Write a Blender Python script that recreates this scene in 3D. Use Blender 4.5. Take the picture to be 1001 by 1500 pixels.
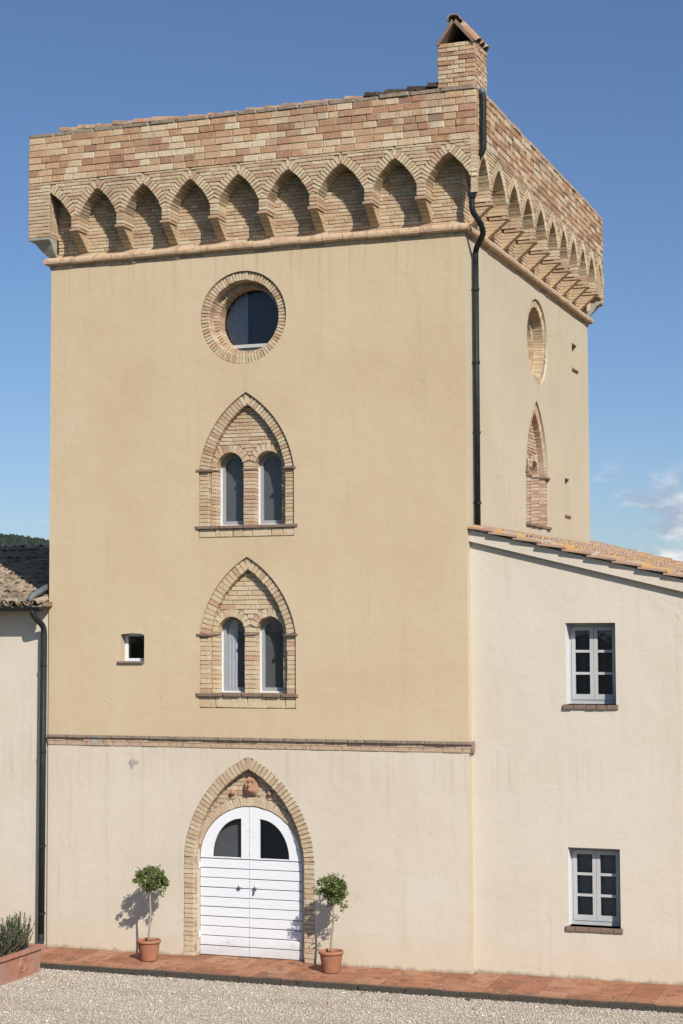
import bpy, bmesh, math, random
import numpy as np
from mathutils import Vector, Matrix
from mathutils.geometry import tessellate_polygon
R_ = math.radians
random.seed(7); RNG = np.random.default_rng(7)
for o in list(bpy.data.objects): bpy.data.objects.remove(o)
scene = bpy.context.scene
COL = scene.collection

# ------------------------------------------------------------------ camera
def camera():
    yaw, pitch, roll = 0.3522, 0.06536, -0.00422
    cy, sy, cp, sp, cr, sr = math.cos(yaw), math.sin(yaw), math.cos(pitch), math.sin(pitch), math.cos(roll), math.sin(roll)
    fw = Vector((-sy*cp, cy*cp, sp)); rt = Vector((cy, sy, 0)); up = rt.cross(fw)
    r2 = cr*rt + sr*up; u2 = -sr*rt + cr*up
    cd = bpy.data.cameras.new('camera'); c = bpy.data.objects.new('camera', cd); COL.objects.link(c)
    m = Matrix((r2, u2, -fw)).transposed().to_4x4(); m.translation = (13.441, -23.679, 4.695)
    c.matrix_world = m
    cd.sensor_fit = 'HORIZONTAL'; cd.sensor_width = 36; cd.lens = 2588.7/1001*36
    cd.shift_y = 5.886/1001; cd.clip_start = .1; cd.clip_end = 6000
    scene.camera = c
camera()

# ------------------------------------------------------------------ world, sun, exposure
SUN_AZ, SUN_EL = 43.5, 37.3            # degrees to the right of the front wall's normal, above the horizon
def world():
    w = bpy.data.worlds.new('World'); scene.world = w; w.use_nodes = True
    nt = w.node_tree; N = nt.nodes; L = nt.links; N.clear()
    out = N.new('ShaderNodeOutputWorld'); bg = N.new('ShaderNodeBackground'); bg.inputs[1].default_value = .096
    sky = N.new('ShaderNodeTexSky'); sky.sky_type = 'NISHITA'; sky.sun_disc = False
    sky.sun_elevation = R_(SUN_EL); sky.sun_rotation = R_(180-SUN_AZ)
    sky.altitude = 0; sky.air_density = .9; sky.dust_density = .5; sky.ozone_density = 8
    tc = N.new('ShaderNodeTexCoord'); sep = N.new('ShaderNodeSeparateXYZ'); L.new(tc.outputs['Generated'], sep.inputs[0])
    mp = N.new('ShaderNodeMapping'); mp.inputs['Scale'].default_value = (1, 1, 2.3); mp.inputs['Location'].default_value = CLOUD_SHIFT
    L.new(tc.outputs['Generated'], mp.inputs[0])
    n1 = N.new('ShaderNodeTexNoise'); n1.inputs['Scale'].default_value = 17; n1.inputs['Detail'].default_value = 9; n1.inputs['Roughness'].default_value = .56
    L.new(mp.outputs[0], n1.inputs[0])
    r1 = N.new('ShaderNodeMapRange'); r1.interpolation_type = 'SMOOTHSTEP'
    r1.inputs[1].default_value = .50; r1.inputs[2].default_value = .64; L.new(n1.outputs[0], r1.inputs[0])
    up = N.new('ShaderNodeMapRange'); up.interpolation_type = 'SMOOTHSTEP'; up.inputs[1].default_value = .105; up.inputs[2].default_value = .06
    L.new(sep.outputs[2], up.inputs[0])
    mu = N.new('ShaderNodeMath'); mu.operation = 'MULTIPLY'; L.new(r1.outputs[0], mu.inputs[0]); L.new(up.outputs[0], mu.inputs[1])
    m2 = N.new('ShaderNodeMath'); m2.operation = 'MULTIPLY'; m2.inputs[1].default_value = .92; L.new(mu.outputs[0], m2.inputs[0])
    n2 = N.new('ShaderNodeTexNoise'); n2.inputs['Scale'].default_value = 40; n2.inputs['Detail'].default_value = 6; L.new(mp.outputs[0], n2.inputs[0])
    cr = N.new('ShaderNodeValToRGB'); cr.color_ramp.elements[0].position = .4; cr.color_ramp.elements[0].color = (4.2, 5.0, 6.3, 1)
    cr.color_ramp.elements[1].position = .62; cr.color_ramp.elements[1].color = (9.2, 9.1, 9.1, 1); L.new(n2.outputs[0], cr.inputs[0])
    hs = N.new('ShaderNodeMix'); hs.data_type = 'RGBA'; hs.blend_type = 'MULTIPLY'; hs.inputs[0].default_value = 1; hs.inputs[7].default_value = (1.18, 1.06, 1.0, 1); L.new(sky.outputs[0], hs.inputs[6])
    mx = N.new('ShaderNodeMix'); mx.data_type = 'RGBA'; L.new(m2.outputs[0], mx.inputs[0]); L.new(hs.outputs[2], mx.inputs[6]); L.new(cr.outputs[0], mx.inputs[7])
    L.new(mx.outputs[2], bg.inputs[0]); L.new(bg.outputs[0], out.inputs[0])
CLOUD_SHIFT = (3.6, 4.4, 1.2)
world()
def sun():
    sd = bpy.data.lights.new('sun', 'SUN'); sd.energy = 4.75; sd.angle = R_(.53); sd.color = (1, .965, .90)
    s = bpy.data.objects.new('sun', sd); COL.objects.link(s)
    d = Vector((math.sin(R_(SUN_AZ))*math.cos(R_(SUN_EL)), -math.cos(R_(SUN_AZ))*math.cos(R_(SUN_EL)), math.sin(R_(SUN_EL))))
    s.rotation_euler = d.to_track_quat('Z', 'Y').to_euler(); s.location = d*40
sun()
vs = scene.view_settings; vs.view_transform = 'Standard'; vs.look = 'None'; vs.gamma = 1; vs.exposure = 0.0
scene.render.engine = 'CYCLES'; scene.cycles.max_bounces = 8; scene.cycles.diffuse_bounces = 1

# ------------------------------------------------------------------ materials
def lin(h):
    if isinstance(h, str):
        h = [int(h[i:i+2], 16)/255 for i in (0, 2, 4)]
        return tuple(c/12.92 if c <= .04045 else ((c+.055)/1.055)**2.4 for c in h) + (1,)
    return tuple(h) + (1,) if len(h) == 3 else tuple(h)
class Mat:
    def __init__(s, name, rough=.85, spec=.3):
        s.m = bpy.data.materials.new(name); s.m.use_nodes = True; s.nt = s.m.node_tree
        s.b = s.nt.nodes['Principled BSDF']; s.b.inputs['Roughness'].default_value = rough
        s.b.inputs['Specular IOR Level'].default_value = spec
        s.tc = s.n('ShaderNodeTexCoord'); s.geo = s.n('ShaderNodeNewGeometry')
        s.pos = s.geo.outputs['Position']
    def n(s, t): return s.nt.nodes.new(t)
    def l(s, a, b): s.nt.links.new(a, b)
    def noise(s, scale, detail=4, rough=.55, vec=None, stretch=None, dist=0):
        v = vec or s.pos
        if stretch:
            mp = s.n('ShaderNodeMapping'); mp.inputs['Scale'].default_value = stretch; s.l(v, mp.inputs[0]); v = mp.outputs[0]
        n = s.n('ShaderNodeTexNoise'); n.inputs['Scale'].default_value = scale; n.inputs['Detail'].default_value = detail
        n.inputs['Roughness'].default_value = rough; n.inputs['Distortion'].default_value = dist
        s.l(v, n.inputs['Vector']); return n.outputs[0]
    def ramp(s, fac, stops, const=False):
        r = s.n('ShaderNodeValToRGB'); cr = r.color_ramp
        if const: cr.interpolation = 'CONSTANT'
        while len(cr.elements) < len(stops): cr.elements.new(.5)
        for e, (p, c) in zip(cr.elements, stops): e.position = p; e.color = lin(c)
        s.l(fac, r.inputs[0]); return r.outputs[0]
    def mr(s, v, a, b, c=0, d=1):
        r = s.n('ShaderNodeMapRange'); r.interpolation_type = 'SMOOTHSTEP'
        for i, x in zip((1, 2, 3, 4), (a, b, c, d)): r.inputs[i].default_value = x
        s.l(v, r.inputs[0]); return r.outputs[0]
    def mix(s, fac, a, b, mode='MIX'):
        m = s.n('ShaderNodeMix'); m.data_type = 'RGBA'; m.blend_type = mode
        for i, x in ((0, fac), (6, a), (7, b)):
            if isinstance(x, (int, float)): m.inputs[i].default_value = x
            elif isinstance(x, (tuple, str)): m.inputs[i].default_value = lin(x)
            else: s.l(x, m.inputs[i])
        return m.outputs[2]
    def math(s, op, a, b=0):
        m = s.n('ShaderNodeMath'); m.operation = op
        for i, x in ((0, a), (1, b)):
            if isinstance(x, (int, float)): m.inputs[i].default_value = x
            else: s.l(x, m.inputs[i])
        return m.outputs[0]
    def sep(s):
        x = s.n('ShaderNodeSeparateXYZ'); s.l(s.pos, x.inputs[0]); return x.outputs
    def color(s, c):
        if isinstance(c, (tuple, str)): s.b.inputs['Base Color'].default_value = lin(c)
        else: s.l(c, s.b.inputs['Base Color'])
        return s
    def bump(s, h, strength=.3, dist=.01):
        b = s.n('ShaderNodeBump'); b.inputs['Strength'].default_value = strength; b.inputs['Distance'].default_value = dist
        s.l(h, b.inputs['Height']); s.l(b.outputs[0], s.b.inputs['Normal']); return s
    def rand(s, island):
        if island: return s.geo.outputs['Random Per Island']
        return s.n('ShaderNodeObjectInfo').outputs['Random']

def mat_plaster(name, base, dark, light, warm, foot=False):
    m = Mat(name, .92, .15)
    big = m.noise(.55, 5, .6); mid = m.noise(2.6, 6, .62, dist=.4); fine = m.noise(60, 4, .6)
    streak = m.noise(1.5, 4, .6, stretch=(2.2, 2.2, .16))
    c = m.ramp(big, [(.3, dark), (.5, base), (.72, light)])
    c = m.mix(m.mr(mid, .5, .78, 0, .42), c, warm)
    c = m.mix(m.mr(streak, .52, .74, 0, .5), c, dark)
    c = m.mix(m.mr(m.noise(2.4, 5, .65, stretch=(3.5, 3.5, .12)), .57, .72, 0, .22), c, (.40, .33, .235))
    c = m.mix(m.mr(m.noise(6, 5, .65, dist=.8), .62, .74, 0, .34), c, light)
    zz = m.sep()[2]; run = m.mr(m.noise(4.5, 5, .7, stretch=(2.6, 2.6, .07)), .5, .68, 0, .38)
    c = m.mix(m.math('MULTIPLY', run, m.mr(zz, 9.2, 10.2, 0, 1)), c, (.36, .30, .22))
    c = m.mix(m.math('MULTIPLY', run, m.mr(m.math('ABSOLUTE', m.math('SUBTRACT', zz, 2.75)), .45, .1, 0, .8)), c, (.42, .36, .27))
    # hairline cracks and greyish repaired patches, sparse
    vo = m.n('ShaderNodeTexVoronoi'); vo.feature = 'DISTANCE_TO_EDGE'; vo.inputs['Scale'].default_value = .8
    ad = m.n('ShaderNodeVectorMath'); ad.operation = 'MULTIPLY_ADD'
    nc = m.n('ShaderNodeTexNoise'); nc.inputs['Scale'].default_value = 3; nc.inputs['Detail'].default_value = 5; m.l(m.pos, nc.inputs[0])
    m.l(nc.outputs['Color'], ad.inputs[0]); ad.inputs[1].default_value = (.7, .7, .7); m.l(m.pos, ad.inputs[2]); m.l(ad.outputs[0], vo.inputs[0])
    cr = m.math('MULTIPLY', m.mr(vo.outputs[0], .006, .0, 0, 1), m.mr(m.noise(.7, 2), .6, .68, 0, .45))
    c = m.mix(cr, c, (.25, .2, .14))
    ds = m.n('ShaderNodeVectorMath'); ds.operation = 'DISTANCE'; mp = m.n('ShaderNodeMapping'); mp.inputs['Scale'].default_value = (2.2, 1, 1); m.l(m.pos, mp.inputs[0]); m.l(mp.outputs[0], ds.inputs[0]); ds.inputs[1].default_value = (.55, 0, 7.5)
    v2 = m.n('ShaderNodeTexVoronoi'); v2.feature = 'DISTANCE_TO_EDGE'; v2.inputs['Scale'].default_value = 4.5; m.l(ad.outputs[0], v2.inputs[0])
    c = m.mix(m.math('MULTIPLY', m.mr(v2.outputs[0], .045, .0, 0, .8), m.mr(ds.outputs[1], .75, .3, 0, 1)), c, (.60, .53, .42))
    if foot:
        z = m.sep()[2]
        e = m.math('ADD', z, m.math('MULTIPLY', m.noise(5, 5, .7, stretch=(1, 1, .4)), -.22))
        c = m.mix(m.mr(e, -.055, -.115, 0, .75), c, (.2, .175, .12))
        c = m.mix(m.mr(e, .5, -.1, 0, .3), c, (.64, .49, .31))
    c = m.mix(.5, c, m.ramp(fine, [(.3, (.93, .93, .93)), (.7, (1, 1, 1))]), 'MULTIPLY')
    m.color(c)
    h = m.math('ADD', m.math('MULTIPLY', mid, 1.0), m.math('MULTIPLY', fine, .12))
    h = m.math('ADD', h, m.math('MULTIPLY', m.noise(9, 4, .6), .3))
    return m.bump(h, .45, .02).m

PAR = [(.57, .355, .205), (.66, .485, .295), (.49, .285, .165), (.55, .335, .195), (.71, .565, .37), (.51, .285, .165), (.62, .415, .25), (.43, .235, .135), (.68, .515, .33), (.57, .375, .225), (.48, .265, .15), (.72, .58, .39), (.35, .195, .12), (.60, .385, .23), (.64, .46, .285)]
THIN = [(.62, .46, .28), (.65, .50, .32), (.59, .42, .255), (.68, .535, .355), (.55, .37, .23), (.63, .465, .295), (.61, .44, .275), (.51, .325, .20), (.69, .55, .37), (.59, .425, .26)]
PALE = ['d8c39f', 'd5bd98', 'dbc7a5', 'd1b591', 'd7c09b', 'd0b08e', 'dac5a3', 'd3ba95', 'c9a284', 'd8c3a0', 'd5be9a', 'd2b692']
PINK = [(.59, .41, .27), (.64, .48, .33), (.54, .35, .23), (.67, .53, .38), (.61, .43, .30), (.50, .32, .21), (.65, .49, .35), (.57, .38, .26)]
DOORB = [(.65, .505, .325), (.62, .47, .30), (.67, .535, .36), (.60, .445, .28), (.64, .49, .315), (.58, .42, .275), (.66, .52, .34), (.62, .475, .31)]
def mat_brick(name, cols, island, stain=.45):
    m = Mat(name, .9, .2)
    k = len(cols)
    c = m.ramp(m.rand(island), [(i/k, cols[i]) for i in range(k)], True)
    w = m.n('ShaderNodeVectorMath'); w.operation = 'ADD'
    n1 = m.noise(14, 5, .65, dist=.5); n2 = m.noise(70, 4, .65); n3 = m.noise(1.1, 4, .6)
    c = m.mix(m.mr(n1, .5, .75, 0, .4), c, 'ddcbab')
    c = m.mix(m.mr(n1, .48, .28, 0, .38), c, 'a07a60')
    c = m.mix(m.mr(n3, .54, .74, 0, stain), c, '8d7a63')
    c = m.mix(m.mr(n2, .58, .75, 0, .45), c, '7d6b58')
    c = m.mix(m.mr(m.noise(3.2, 5, .7, dist=.6), .56, .72, 0, .4), c, 'b9a68a')
    c = m.mix(1.0, c, (.93, .93, .94), 'MULTIPLY')
    c = m.mix(m.mr(m.noise(5.5, 6, .75, dist=1.2), .60, .70, 0, .55), c, (.50, .44, .36))
    c = m.mix(m.mr(m.noise(2.0, 5, .7, stretch=(1.6, 1.6, .35)), .57, .72, 0, .5), c, (.27, .215, .165))
    c = m.mix(m.mr(m.noise(26, 5, .75, dist=.8), .58, .72, 0, .45), c, (.36, .28, .21))
    m.color(c)
    return m.bump(m.math('ADD', m.math('MULTIPLY', n1, 1.1), n2), .75, .011).m
def mat_simple(name, cols, scale=8, rough=.85, bump=.3, spec=.3, dist=.01, metal=0):
    m = Mat(name, rough, spec); n = m.noise(scale, 6, .65, dist=.3)
    k = len(cols)
    m.color(m.ramp(n, [(.28+.46*i/max(1, k-1), c) for i, c in enumerate(cols)]))
    m.b.inputs['Metallic'].default_value = metal
    return m.bump(m.noise(scale*4, 5, .65), bump, dist).m
def mat_tile(name, cols, island, lich):
    m = Mat(name, .92, .15); k = len(cols)
    c = m.ramp(m.rand(island), [(i/k, cols[i]) for i in range(k)], True)
    n1 = m.noise(4.5, 6, .72, dist=.5); n2 = m.noise(8, 6, .72, dist=.3); n3 = m.noise(40, 4, .7)
    c = m.mix(m.mr(n1, .47, .57, 0, .9), c, lich[0])
    c = m.mix(m.mr(n2, .56, .63, 0, .85), c, lich[1])
    c = m.mix(m.mr(n3, .55, .68, 0, .5), c, lich[2])
    m.color(c); return m.bump(m.math('ADD', n2, m.math('MULTIPLY', n3, .5)), .6, .01).m
def mat_leaf(name, cols, trans=.25):
    m = Mat(name, .5, .35); k = len(cols)
    c = m.ramp(m.geo.outputs['Random Per Island'], [(i/k, cols[i]) for i in range(k)], True); m.color(c)
    t = m.n('ShaderNodeBsdfTranslucent'); m.l(c, t.inputs[0])
    mx = m.n('ShaderNodeMixShader'); mx.inputs[0].default_value = trans
    m.l(m.b.outputs[0], mx.inputs[1]); m.l(t.outputs[0], mx.inputs[2])
    m.l(mx.outputs[0], m.nt.nodes['Material Output'].inputs[0]); return m.m
def mat_glass(name, tint=(.9, .93, .95)):
    m = Mat(name, .03, .5)
    tr = m.n('ShaderNodeBsdfTransparent'); tr.inputs[0].default_value = lin(tint)
    gl = m.n('ShaderNodeBsdfGlossy'); gl.inputs['Roughness'].default_value = .02; gl.inputs[0].default_value = (1, 1, 1, 1)
    n = m.n('ShaderNodeBump'); n.inputs['Strength'].default_value = .08; n.inputs['Distance'].default_value = .02
    m.l(m.noise(3, 2), n.inputs['Height']); m.l(n.outputs[0], gl.inputs['Normal'])
    fr = m.n('ShaderNodeFresnel'); fr.inputs[0].default_value = 1.5
    f2 = m.math('MULTIPLY', fr.outputs[0], 1.0)
    mx = m.n('ShaderNodeMixShader'); m.l(f2, mx.inputs[0]); m.l(tr.outputs[0], mx.inputs[1]); m.l(gl.outputs[0], mx.inputs[2])
    m.l(mx.outputs[0], m.nt.nodes['Material Output'].inputs[0]); return m.m
def mat_terracotta(name, cols, dirt):
    m = Mat(name, .85, .25); n = m.noise(7, 6, .65, dist=.4); n2 = m.noise(2.2, 5, .65); n3 = m.noise(60, 4)
    k = len(cols); c = m.ramp(n, [(.28+.46*i/(k-1), x) for i, x in enumerate(cols)])
    c = m.mix(m.mr(n2, .45, .64, 0, .7), c, dirt); m.color(c)
    return m.bump(n3, .25, .004).m
def mat_paving(name):
    m = Mat(name, .92, .2)
    c = m.ramp(m.rand(False), [(i/5, x) for i, x in enumerate(['a97456', 'b07c5e', '9d6b50', 'b38467', 'a5735a'])], True)
    n = m.noise(5, 7, .72, dist=.6); n2 = m.noise(22, 6, .7); n3 = m.noise(1.3, 5, .65)
    c = m.mix(m.mr(n, .47, .62, 0, .8), c, '7a5c48')
    c = m.mix(m.mr(n2, .56, .68, 0, .6), c, '5d4a3b')
    c = m.mix(m.mr(n3, .5, .72, 0, .6), c, 'b88a70')
    y = m.sep()[1]; e = m.math('ADD', y, m.math('MULTIPLY', n, .55))
    c = m.mix(m.mr(e, -.58, -.82, 0, .55), c, '6b5444')
    c = m.mix(m.mr(m.noise(48, 3, .6), .70, .74, 0, .7), c, 'cdbfa8')
    m.color(c); return m.bump(m.math('ADD', n, n2), .5, .012).m
def mat_gravel(name, island):
    m = Mat(name, .9, .2)
    if island: f = m.geo.outputs['Random Per Island']
    else:
        v = m.n('ShaderNodeTexVoronoi'); v.inputs['Scale'].default_value = 38; m.l(m.pos, v.inputs[0])
        x = m.n('ShaderNodeSeparateColor'); m.l(v.outputs['Color'], x.inputs[0]); f = x.outputs[0]
    cols = ['c9bdae', 'd3c9bb', 'bbae9f', 'cabdac', 'dbd3c7', 'ab9d8e', 'c8b7a0', 'cfc4b6', 'b5a89a', 'c5b8a7']
    c = m.ramp(f, [(i/10, x) for i, x in enumerate(cols)], True)
    n = m.noise(.9, 5, .65, stretch=(.5, 1.4, 1)); c = m.mix(m.mr(n, .47, .68, 0, .5), c, 'ad9b82')
    if not island:
        c = m.mix(.45, c, 'a09080'); m.bump(v.outputs['Distance'], .6, .02)
    m.color(c); return m.m

MT = {}
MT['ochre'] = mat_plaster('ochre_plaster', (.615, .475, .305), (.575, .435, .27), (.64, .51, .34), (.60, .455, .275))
MT['cream'] = mat_plaster('cream_plaster', (.675, .58, .455), (.635, .54, .415), (.70, .615, .50), (.66, .555, .41), True)
MT['pale'] = mat_plaster('pale_plaster', (.68, .59, .475), (.64, .55, .43), (.705, .62, .51), (.67, .565, .425), True)
MT['side'] = mat_plaster('side_plaster', (.62, .52, .365), (.59, .485, .33), (.645, .55, .40), (.61, .50, .34))
for k, c in (('par', PAR), ('thin', THIN), ('pale', PALE), ('pink', PINK), ('door', DOORB)):
    MT['b_'+k] = mat_brick('brick_'+k, c, False); MT['bi_'+k] = mat_brick('brick_'+k+'_joined', c, True)
MT['mortar'] = mat_simple('mortar', ['8d7a63', 'a8947a', 'b9a68c'], 20)
MT['cornice'] = mat_simple('cornice_stone', ['a08468', 'c3a483', 'cfb292', 'b08f72', 'c9aa8a'], 7, bump=.8)
MT['stone'] = mat_simple('grey_stone', ['8f887d', 'a9a194', 'b8b0a3'], 7)
MT['sill'] = mat_simple('sill_brick', ['6a594c', '8d7361', '7b6b5f', '9a7e6a'], 16, bump=.7)
MT['ledge'] = mat_simple('weathered_ledge', ['5f554a', '877868', '9d8b78', '6e6256'], 14, bump=.7)
MT['band'] = mat_simple('band_brick', ['8f7260', 'b79a80', 'c4a98e', 'a07d68'], 13, bump=.6)
MT['white'] = mat_simple('white_paint', [(.76, .76, .77), (.82, .82, .83)], 6, rough=.55, bump=.08)
def mat_door():
    m = Mat('door_paint', .6, .3)
    g = m.noise(9, 6, .65, stretch=(.6, 1, 9)); w = m.noise(3, 5, .7); f = m.noise(34, 5, .7, stretch=(.35, 1, 2.2))
    c = m.ramp(g, [(.3, (.78, .78, .785)), (.65, (.84, .84, .845))])
    c = m.mix(m.mr(m.math('MULTIPLY', f, w), .33, .40, 0, .6), c, (.55, .53, .50))
    z = m.sep()[2]; c = m.mix(m.mr(m.math('ADD', z, m.math('MULTIPLY', w, -.5)), .05, -.25, 0, .5), c, (.52, .47, .40))
    m.color(c); return m.bump(m.math('ADD', g, f), .25, .006).m
MT['door'] = mat_door()
MT['wframe'] = mat_simple('white_frame', [(.46, .455, .445), (.51, .505, .495)], 6, rough=.5, bump=.04)
MT['greyframe'] = mat_simple('grey_frame', [(.30, .295, .29), (.345, .34, .335)], 6, rough=.5, bump=.04)
MT['metal'] = mat_simple('dark_green_metal', [(.010, .014, .013), (.022, .028, .026), (.014, .018, .017), (.03, .033, .03)], 6, rough=.55, bump=.25, spec=.25)
MT['zinc'] = mat_simple('grey_zinc', [(.10, .11, .115), (.17, .18, .185)], 7, rough=.55, bump=.2)
MT['glass'] = mat_glass('window_glass')
MT['curtain'] = mat_simple('pale_curtain', [(.42, .42, .43), (.5, .5, .51)], 10, bump=.05)
MT['blind'] = mat_simple('grey_blind', [(.085, .083, .083), (.115, .112, .11)], 3, bump=.1)
MT['net'] = mat_simple('pale_net_curtain', [(.21, .205, .20), (.26, .255, .25)], 4, bump=.1)
MT['dark'] = mat_simple('interior_shade', [(.03, .028, .026), (.045, .042, .04)], 2, bump=0)  # near-black colour stands in for shade inside rooms, slits and chimney
MT['terra'] = mat_terracotta('pot_terracotta', ['a06548', 'ae7456', 'b78264'], '967560')
MT['planter'] = mat_terracotta('planter_terracotta', ['9f6a54', 'ad7a64', 'b68a76'], 'ab8c7e')
MT['relief'] = mat_terracotta('relief_terracotta', ['a8745a', 'b4866a', 'bc9478'], '967860')
MT['paving'] = mat_paving('terracotta_paving')
MT['kerb'] = mat_simple('kerb_stone', ['37322c', '4c453c', '5d554a', '3f3932', '8a8276'], 26, bump=.9, dist=.02)
MT['gravel'] = mat_gravel('gravel_bed', False); MT['pebble'] = mat_gravel('gravel_stones', True)
MT['dim_ground'] = mat_simple('unseen_dark_ground', [(.035, .045, .018), (.055, .065, .026), (.08, .078, .036)], 1.2, bump=.6, dist=.05)  # unseen ground beyond the yard, darkened to cut light bounced onto the walls
MT['soil'] = mat_simple('dry_soil', ['4a4038', '6d6052', '8b7f70'], 30, bump=1, dist=.02)
MT['bark'] = mat_simple('pale_bark', ['8c7d68', 'ab9c86', '9a8a74'], 30)
MT['leaf'] = mat_leaf('box_leaf', [(.075, .105, .025), (.13, .17, .045), (.20, .24, .065), (.095, .13, .03), (.27, .31, .10), (.06, .085, .02), (.16, .20, .05)])
MT['rosemary'] = mat_leaf('rosemary_leaf', [(.16, .185, .11), (.22, .25, .155), (.115, .14, .075), (.28, .30, .20), (.145, .175, .095), (.09, .115, .06)], .15)
MT['tile_l'] = mat_tile('old_roof_tile', ['8c7a66', '9a8670', '80705f', 'a39078', '8c7462'], False, ('aea089', '6c6156', 'a99058'))
MT['tile_li'] = mat_tile('old_roof_tile_joined', ['7f6c58', '8a7460', '75644f'], True, ('9a8d78', '5f5448', '8a7a50'))
MT['tile_r'] = mat_tile('lichen_roof_tile', ['b0917c', 'a58a7a', 'ad9688', 'a39488'], False, ('c4995c', 'b9b0a6', '7d7269'))
MT['tile_ri'] = mat_tile('lichen_roof_tile_joined', ['b0917c', 'a58a7a', 'ad9688', 'a39488'], True, ('c4995c', 'b9b0a6', '7d7269'))
MT['verge'] = mat_simple('verge_tile', ['8f7a6a', 'b0998a', 'c09070', 'a89c90'], 12, bump=.6)
MT['tile_t'] = mat_tile('tower_roof_tile', ['a88368', '9c7860', 'b08c70', '8f7460'], False, ('a89880', '6d6254', 'a08a60'))
MT['tile_d'] = mat_tile('dark_roof_tile', ['4a4038', '3d352e', '554a40'], False, ('6b6050', '352f29', '5a5240'))  # darker tile colours for the chimney end of the front edge
MT['hill'] = mat_leaf('far_wood', [(.024, .034, .02), (.03, .042, .026), (.019, .028, .017), (.036, .048, .031)], 0)
MT['hillbase'] = mat_simple('hill_ground', [(.022, .032, .018), (.03, .042, .024)], .05, bump=0)

# ------------------------------------------------------------------ building helpers
def FR(u, v, o): return (u, -o, v)              # tower front wall: u = x, v = z, o outwards
W, D, DO = 6.6, 8.08, .26                       # tower width, depth, overhang of the parapet
def RT(u, v, o): return (W+o, u, v)             # tower right wall: u = y
def LF(u, v, o): return (-o, D-u, v)
def BK(u, v, o): return (W-u, D+o, v)
ROT = {FR: 0, RT: math.pi/2, LF: -math.pi/2, BK: math.pi}
def shifted(fr, dy): return lambda u, v, o: tuple(Vector(fr(u, v, o)) + Vector((0, dy, 0)))

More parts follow.
